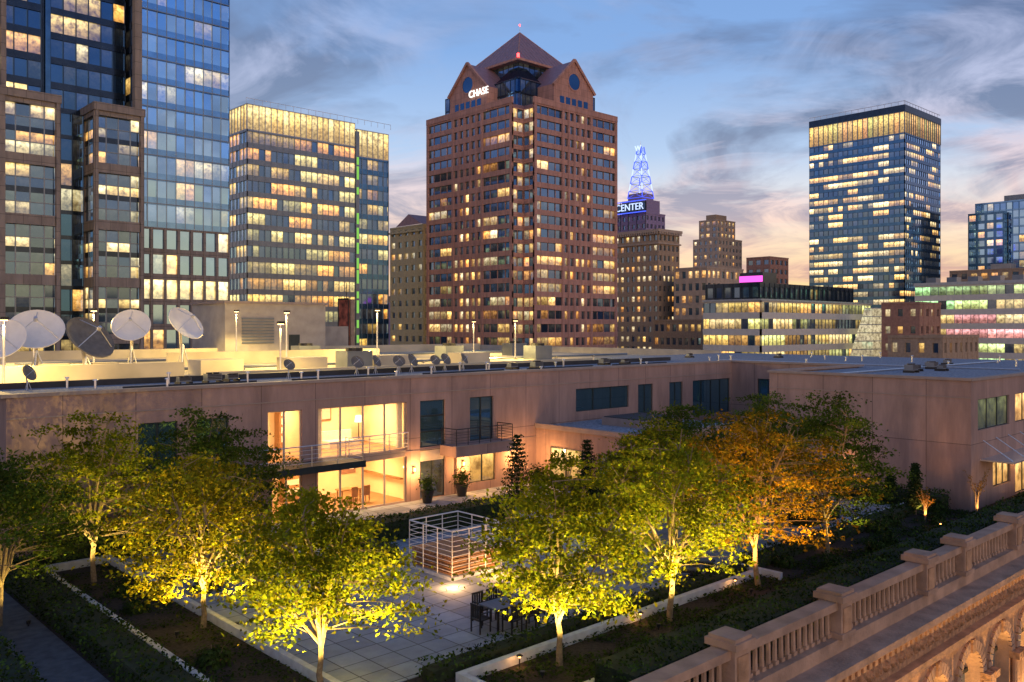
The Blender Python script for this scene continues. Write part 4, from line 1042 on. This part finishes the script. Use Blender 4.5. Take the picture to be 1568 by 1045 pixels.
# ------------------------------------------------------------------ sandstone street front with balustrade
def stone_front():
    mb=MB(); x0,x1=8,100
    mb.box(x0,x1,13.55,14.25,-.62,-.18,'sandlt')
    piers=[15.2,21.4,27.6,34.4,38.2,44.4,50.6,56.8,60.6,66.8,73,79.2,85.4]
    for a in piers:
        mb.box(a-.38,a+.38,13.5,14.3,-.18,1.02,'sandlt'); mb.box(a-.5,a+.5,13.38,14.42,1.02,1.22,'sandlt'); mb.box(a-.42,a+.42,13.46,14.34,1.22,1.32,'sandlt')
        mb.box(a-.26,a+.26,13.46,13.5,.0,.8,'sand'); mb.box(a-.46,a+.46,13.42,14.38,-.18,.0,'sandlt')
    prev=x0
    for a in piers+[x1]:
        s=prev+(.38 if prev!=x0 else 0); e=a-.38
        mb.box(s,e,13.62,14.18,.74,1.0,'sandlt')
        n=max(1,int((e-s)/.36))
        for i in range(n):
            c=s+(i+.5)*(e-s)/n
            mb.box(c-.1,c+.1,13.8,14.0,-.18,-.06,'sandlt'); mb.cyl((c,13.9,-.06),(c,13.9,.66),.085,.075,6,'sandlt'); mb.box(c-.1,c+.1,13.8,14.0,.66,.74,'sandlt')
        prev=a
    mb.box(x0,x1,12.75,14.2,-.86,-.62,'sandlt'); mb.box(x0,x1,12.95,14.2,-1.05,-.86,'sand')
    for a in np.arange(x0,x1,.42): mb.box(a,a+.22,13.0,13.28,-1.28,-1.05,'sand')
    mb.box(x0,x1,13.28,14.2,-2.15,-1.05,'sandcarve')
    for a in np.arange(x0+.3,72,.62):
        mb.cyl((a,13.30,-1.72),(a,13.17,-1.72),.24,.14,8,'sandcarve'); mb.cyl((a,13.2,-1.72),(a,13.10,-1.72),.10,.06,6,'sandcarve')
    mb.box(x0,x1,12.95,14.2,-2.4,-2.15,'sand'); mb.box(x0,x1,13.1,14.2,-2.55,-2.4,'sandlt')
    zt=-2.55; zs=-4.35; r=1.2; sp=3.5; yb=13.3; zb=GZ
    c=x0+1.75
    while c<x1-1.7:
        mb.poly([(c-1.75,yb,zb),(c-r,yb,zb),(c-r,yb,zt),(c-1.75,yb,zt)],'sand'); mb.poly([(c+r,yb,zb),(c+1.75,yb,zb),(c+1.75,yb,zt),(c+r,yb,zt)],'sand')
        n=16
        for i in range(n):
            a0=math.pi-math.pi*i/n; a1=math.pi-math.pi*(i+1)/n
            p=(c+r*math.cos(a0),zs+r*math.sin(a0)); q=(c+r*math.cos(a1),zs+r*math.sin(a1))
            mb.poly([(p[0],yb,p[1]),(q[0],yb,q[1]),(q[0],yb,zt),(p[0],yb,zt)],'sand')
            mb.poly([(p[0],yb,p[1]),(q[0],yb,q[1]),(q[0],yb+.7,q[1]),(p[0],yb+.7,p[1])],'sandlt')
            R1=r+.42; g=.02; b0=a0-g; b1=a1+g
            V=[(c+rr*math.cos(b),zs+rr*math.sin(b)) for rr,b in ((r,b0),(r,b1),(R1,b1),(R1,b0))]
            mb.poly([(v[0],yb-.12,v[1]) for v in V],'sandlt')
            for k in range(4):
                s,t2=V[k],V[(k+1)%4]; mb.poly([(s[0],yb-.12,s[1]),(t2[0],yb-.12,t2[1]),(t2[0],yb,t2[1]),(s[0],yb,s[1])],'sandlt')
        for s in (-1,1):
            mb.poly([(c+s*r,yb,zb),(c+s*r,yb+.7,zb),(c+s*r,yb+.7,zs),(c+s*r,yb,zs)],'sandlt')
            mb.cyl((c+s*(r+.25),yb-.18,-9),(c+s*(r+.25),yb-.18,zs-.3),.17,.15,10,'sandlt'); mb.box(c+s*(r+.25)-.25,c+s*(r+.25)+.25,yb-.42,yb+.0,zs-.3,zs,'sandcarve')
            mb.box(c+s*(r+.25)-.22,c+s*(r+.25)+.22,yb-.4,yb,-9.3,-9,'sandlt')
        mb.box(c-.17,c+.17,yb-.2,yb-.02,zs+r-.02,zs+r+.5,'sandcarve')
        mb.poly([(c-r,yb+.6,zb),(c+r,yb+.6,zb),(c+r,yb+.6,zs+r),(c-r,yb+.6,zs+r)],'win',(.55,.34,.12) if R.random()<.5 else (.06,.05,.04))
        for s in (-.4,.4): mb.box(c+s-.05,c+s+.05,yb+.48,yb+.58,-9.3,zs+r-.15,'frame')
        mb.box(c-r,c+r,yb+.47,yb+.59,zs-.08,zs+.08,'frame')
        c+=sp
    mb.box(x0,x1,12.8,13.3,-9.9,-9.3,'sandlt')
    mb.box(x0,x1,14.0,14.24,GZ,-2.0,'sand')
    o=mb.build('sandstone_facade_with_balustrade')
stone_front()
def wallwash(x,z=-9.2,e=3200):  # unseen fixtures added below, standing in for street light on the stone
    r=empty('added_street_glow',(x,12.3,z)); m=MB(); m.box(-.2,.2,-.1,.1,-.1,.08,'blackmetal'); m.box(-.17,.17,-.08,.08,.08,.1,'warmemit'); m.box(-.03,.03,0,.8,-.08,-.02,'blackmetal')
    o=m.build('fixture'); o.parent=r; lamp('street_glow_lamp','SPOT',(x,11.6,z+.3),e,(1,.54,.17),r,size=.15,target=(x,13.2,z+7),spot=120)
for a in (29,36,43,50,58): wallwash(a)

# ------------------------------------------------------------------ world and sun
def world():
    w=bpy.data.worlds.new('World'); sc.world=w; w.use_nodes=True; nt=w.node_tree; N=nt.nodes; L=nt.links; N.clear()
    out=N.new('ShaderNodeOutputWorld'); bg=N.new('ShaderNodeBackground')
    sky=N.new('ShaderNodeTexSky'); sky.sky_type='NISHITA'; sky.sun_disc=False; sky.sun_elevation=math.radians(4); sky.sun_rotation=math.radians(206.8)
    bgs=N.new('ShaderNodeBackground'); L.new(sky.outputs[0],bgs.inputs[0]); bgs.inputs[1].default_value=.05
    tc=N.new('ShaderNodeTexCoord'); s=N.new('ShaderNodeSeparateXYZ'); L.new(tc.outputs['Generated'],s.inputs[0])
    def math_(op,a,b=None,clamp=False):
        n=N.new('ShaderNodeMath'); n.operation=op; n.use_clamp=clamp
        for i,v in enumerate((a,b)):
            if v is None: continue
            if isinstance(v,(int,float)): n.inputs[i].default_value=v
            else: L.new(v,n.inputs[i])
        return n.outputs[0]
    z=math_('MAXIMUM',s.outputs[2],0.0); zz=math_('ADD',z,.13)
    c=N.new('ShaderNodeCombineXYZ'); L.new(math_('DIVIDE',s.outputs[0],zz),c.inputs[0]); L.new(math_('DIVIDE',s.outputs[1],zz),c.inputs[1])
    def noise(scale,detail,rough,dist,off=0):
        mp=N.new('ShaderNodeMapping'); mp.inputs['Location'].default_value=(off,off*.7,0); L.new(c.outputs[0],mp.inputs[0])
        n=N.new('ShaderNodeTexNoise'); n.inputs['Scale'].default_value=scale; n.inputs['Detail'].default_value=detail; n.inputs['Roughness'].default_value=rough; n.inputs['Distortion'].default_value=dist
        L.new(mp.outputs[0],n.inputs['Vector']); return n.outputs['Fac']
    def ramp(fac,els):
        r=N.new('ShaderNodeValToRGB'); e=r.color_ramp.elements
        e[0].position=els[0][0]; e[0].color=els[0][1]+(1,); e[1].position=els[-1][0]; e[1].color=els[-1][1]+(1,)
        for p,cc in els[1:-1]:
            k=e.new(p); k.color=cc+(1,)
        L.new(fac,r.inputs[0]); return r.outputs[0]
    def mix(f,a,b,bt='MIX'):
        m=N.new('ShaderNodeMix'); m.data_type='RGBA'; m.blend_type=bt
        if isinstance(f,(int,float)): m.inputs[0].default_value=f
        else: L.new(f,m.inputs[0])
        L.new(a,m.inputs[6]); L.new(b,m.inputs[7]); return m.outputs[2]
    clear=ramp(s.outputs[2],[(0,(1.0,.60,.28)),(.05,(1.0,.70,.38)),(.09,(1.0,.76,.54)),(.135,(.78,.74,.78)),(.19,(.42,.56,.84)),(.30,(.19,.36,.74)),(1.0,(.06,.14,.42))])
    cd=ramp(s.outputs[2],[(0,(.70,.34,.28)),(.08,(.56,.32,.36)),(.13,(.30,.25,.40)),(.21,(.13,.165,.33)),(.36,(.085,.125,.29)),(1.0,(.05,.09,.22))])
    clt=ramp(s.outputs[2],[(0,(1.0,.60,.34)),(.08,(1.0,.62,.46)),(.15,(.86,.64,.68)),(.24,(.46,.48,.70)),(.4,(.30,.37,.62)),(1.0,(.17,.23,.44))])
    n1=noise(.95,6,.58,.7,7.3); n2=noise(1.9,6,.62,.8,4.3)
    cloud=mix(ramp(n2,[(.43,(0,0,0)),(.62,(1,1,1))]),cd,clt)
    cloudmask=ramp(n1,[(.37,(0,0,0)),(.52,(1,1,1))])
    col=mix(math_('MULTIPLY',cloudmask,.92),clear,cloud)
    vm=N.new('ShaderNodeVectorMath'); vm.operation='DOT_PRODUCT'; vm.inputs[1].default_value=(-.05,-.99,.05); L.new(tc.outputs['Generated'],vm.inputs[0])
    gl=math_('POWER',math_('MAXIMUM',vm.outputs['Value'],0.0),4.0)
    gz=math_('MULTIPLY',gl,math_('SUBTRACT',1.0,math_('MULTIPLY',z,3.6),True))
    gc=N.new('ShaderNodeRGB'); gc.outputs[0].default_value=(1.5,.88,.36,1)
    col=mix(gz,col,gc.outputs[0])
    L.new(col,bg.inputs[0]); bg.inputs[1].default_value=.93
    ad=N.new('ShaderNodeAddShader'); L.new(bg.outputs[0],ad.inputs[0]); L.new(bgs.outputs[0],ad.inputs[1]); L.new(ad.outputs[0],out.inputs[0])
world()
sl=bpy.data.lights.new('sun','SUN'); sl.energy=.5; sl.angle=math.radians(35); sl.color=(1,.74,.62)
so=bpy.data.objects.new('sun',sl); sc.collection.objects.link(so)
el=math.radians(10); d=Vector((.45*math.cos(el),.89*math.cos(el),-math.sin(el))); so.rotation_euler=d.to_track_quat('-Z','Y').to_euler()

sc.view_settings.view_transform='Standard'; sc.view_settings.look='None'; sc.view_settings.exposure=0

cam=bpy.data.cameras.new('camera'); cam.sensor_width=36; cam.lens=36*1340/1568; cam.shift_y=-22.5/1568; cam.clip_end=12000; cam.clip_start=.1
co=bpy.data.objects.new('camera',cam); co.location=(0,0,10); co.rotation_euler=(math.radians(90),0,math.radians(-43)); sc.collection.objects.link(co); sc.camera=co
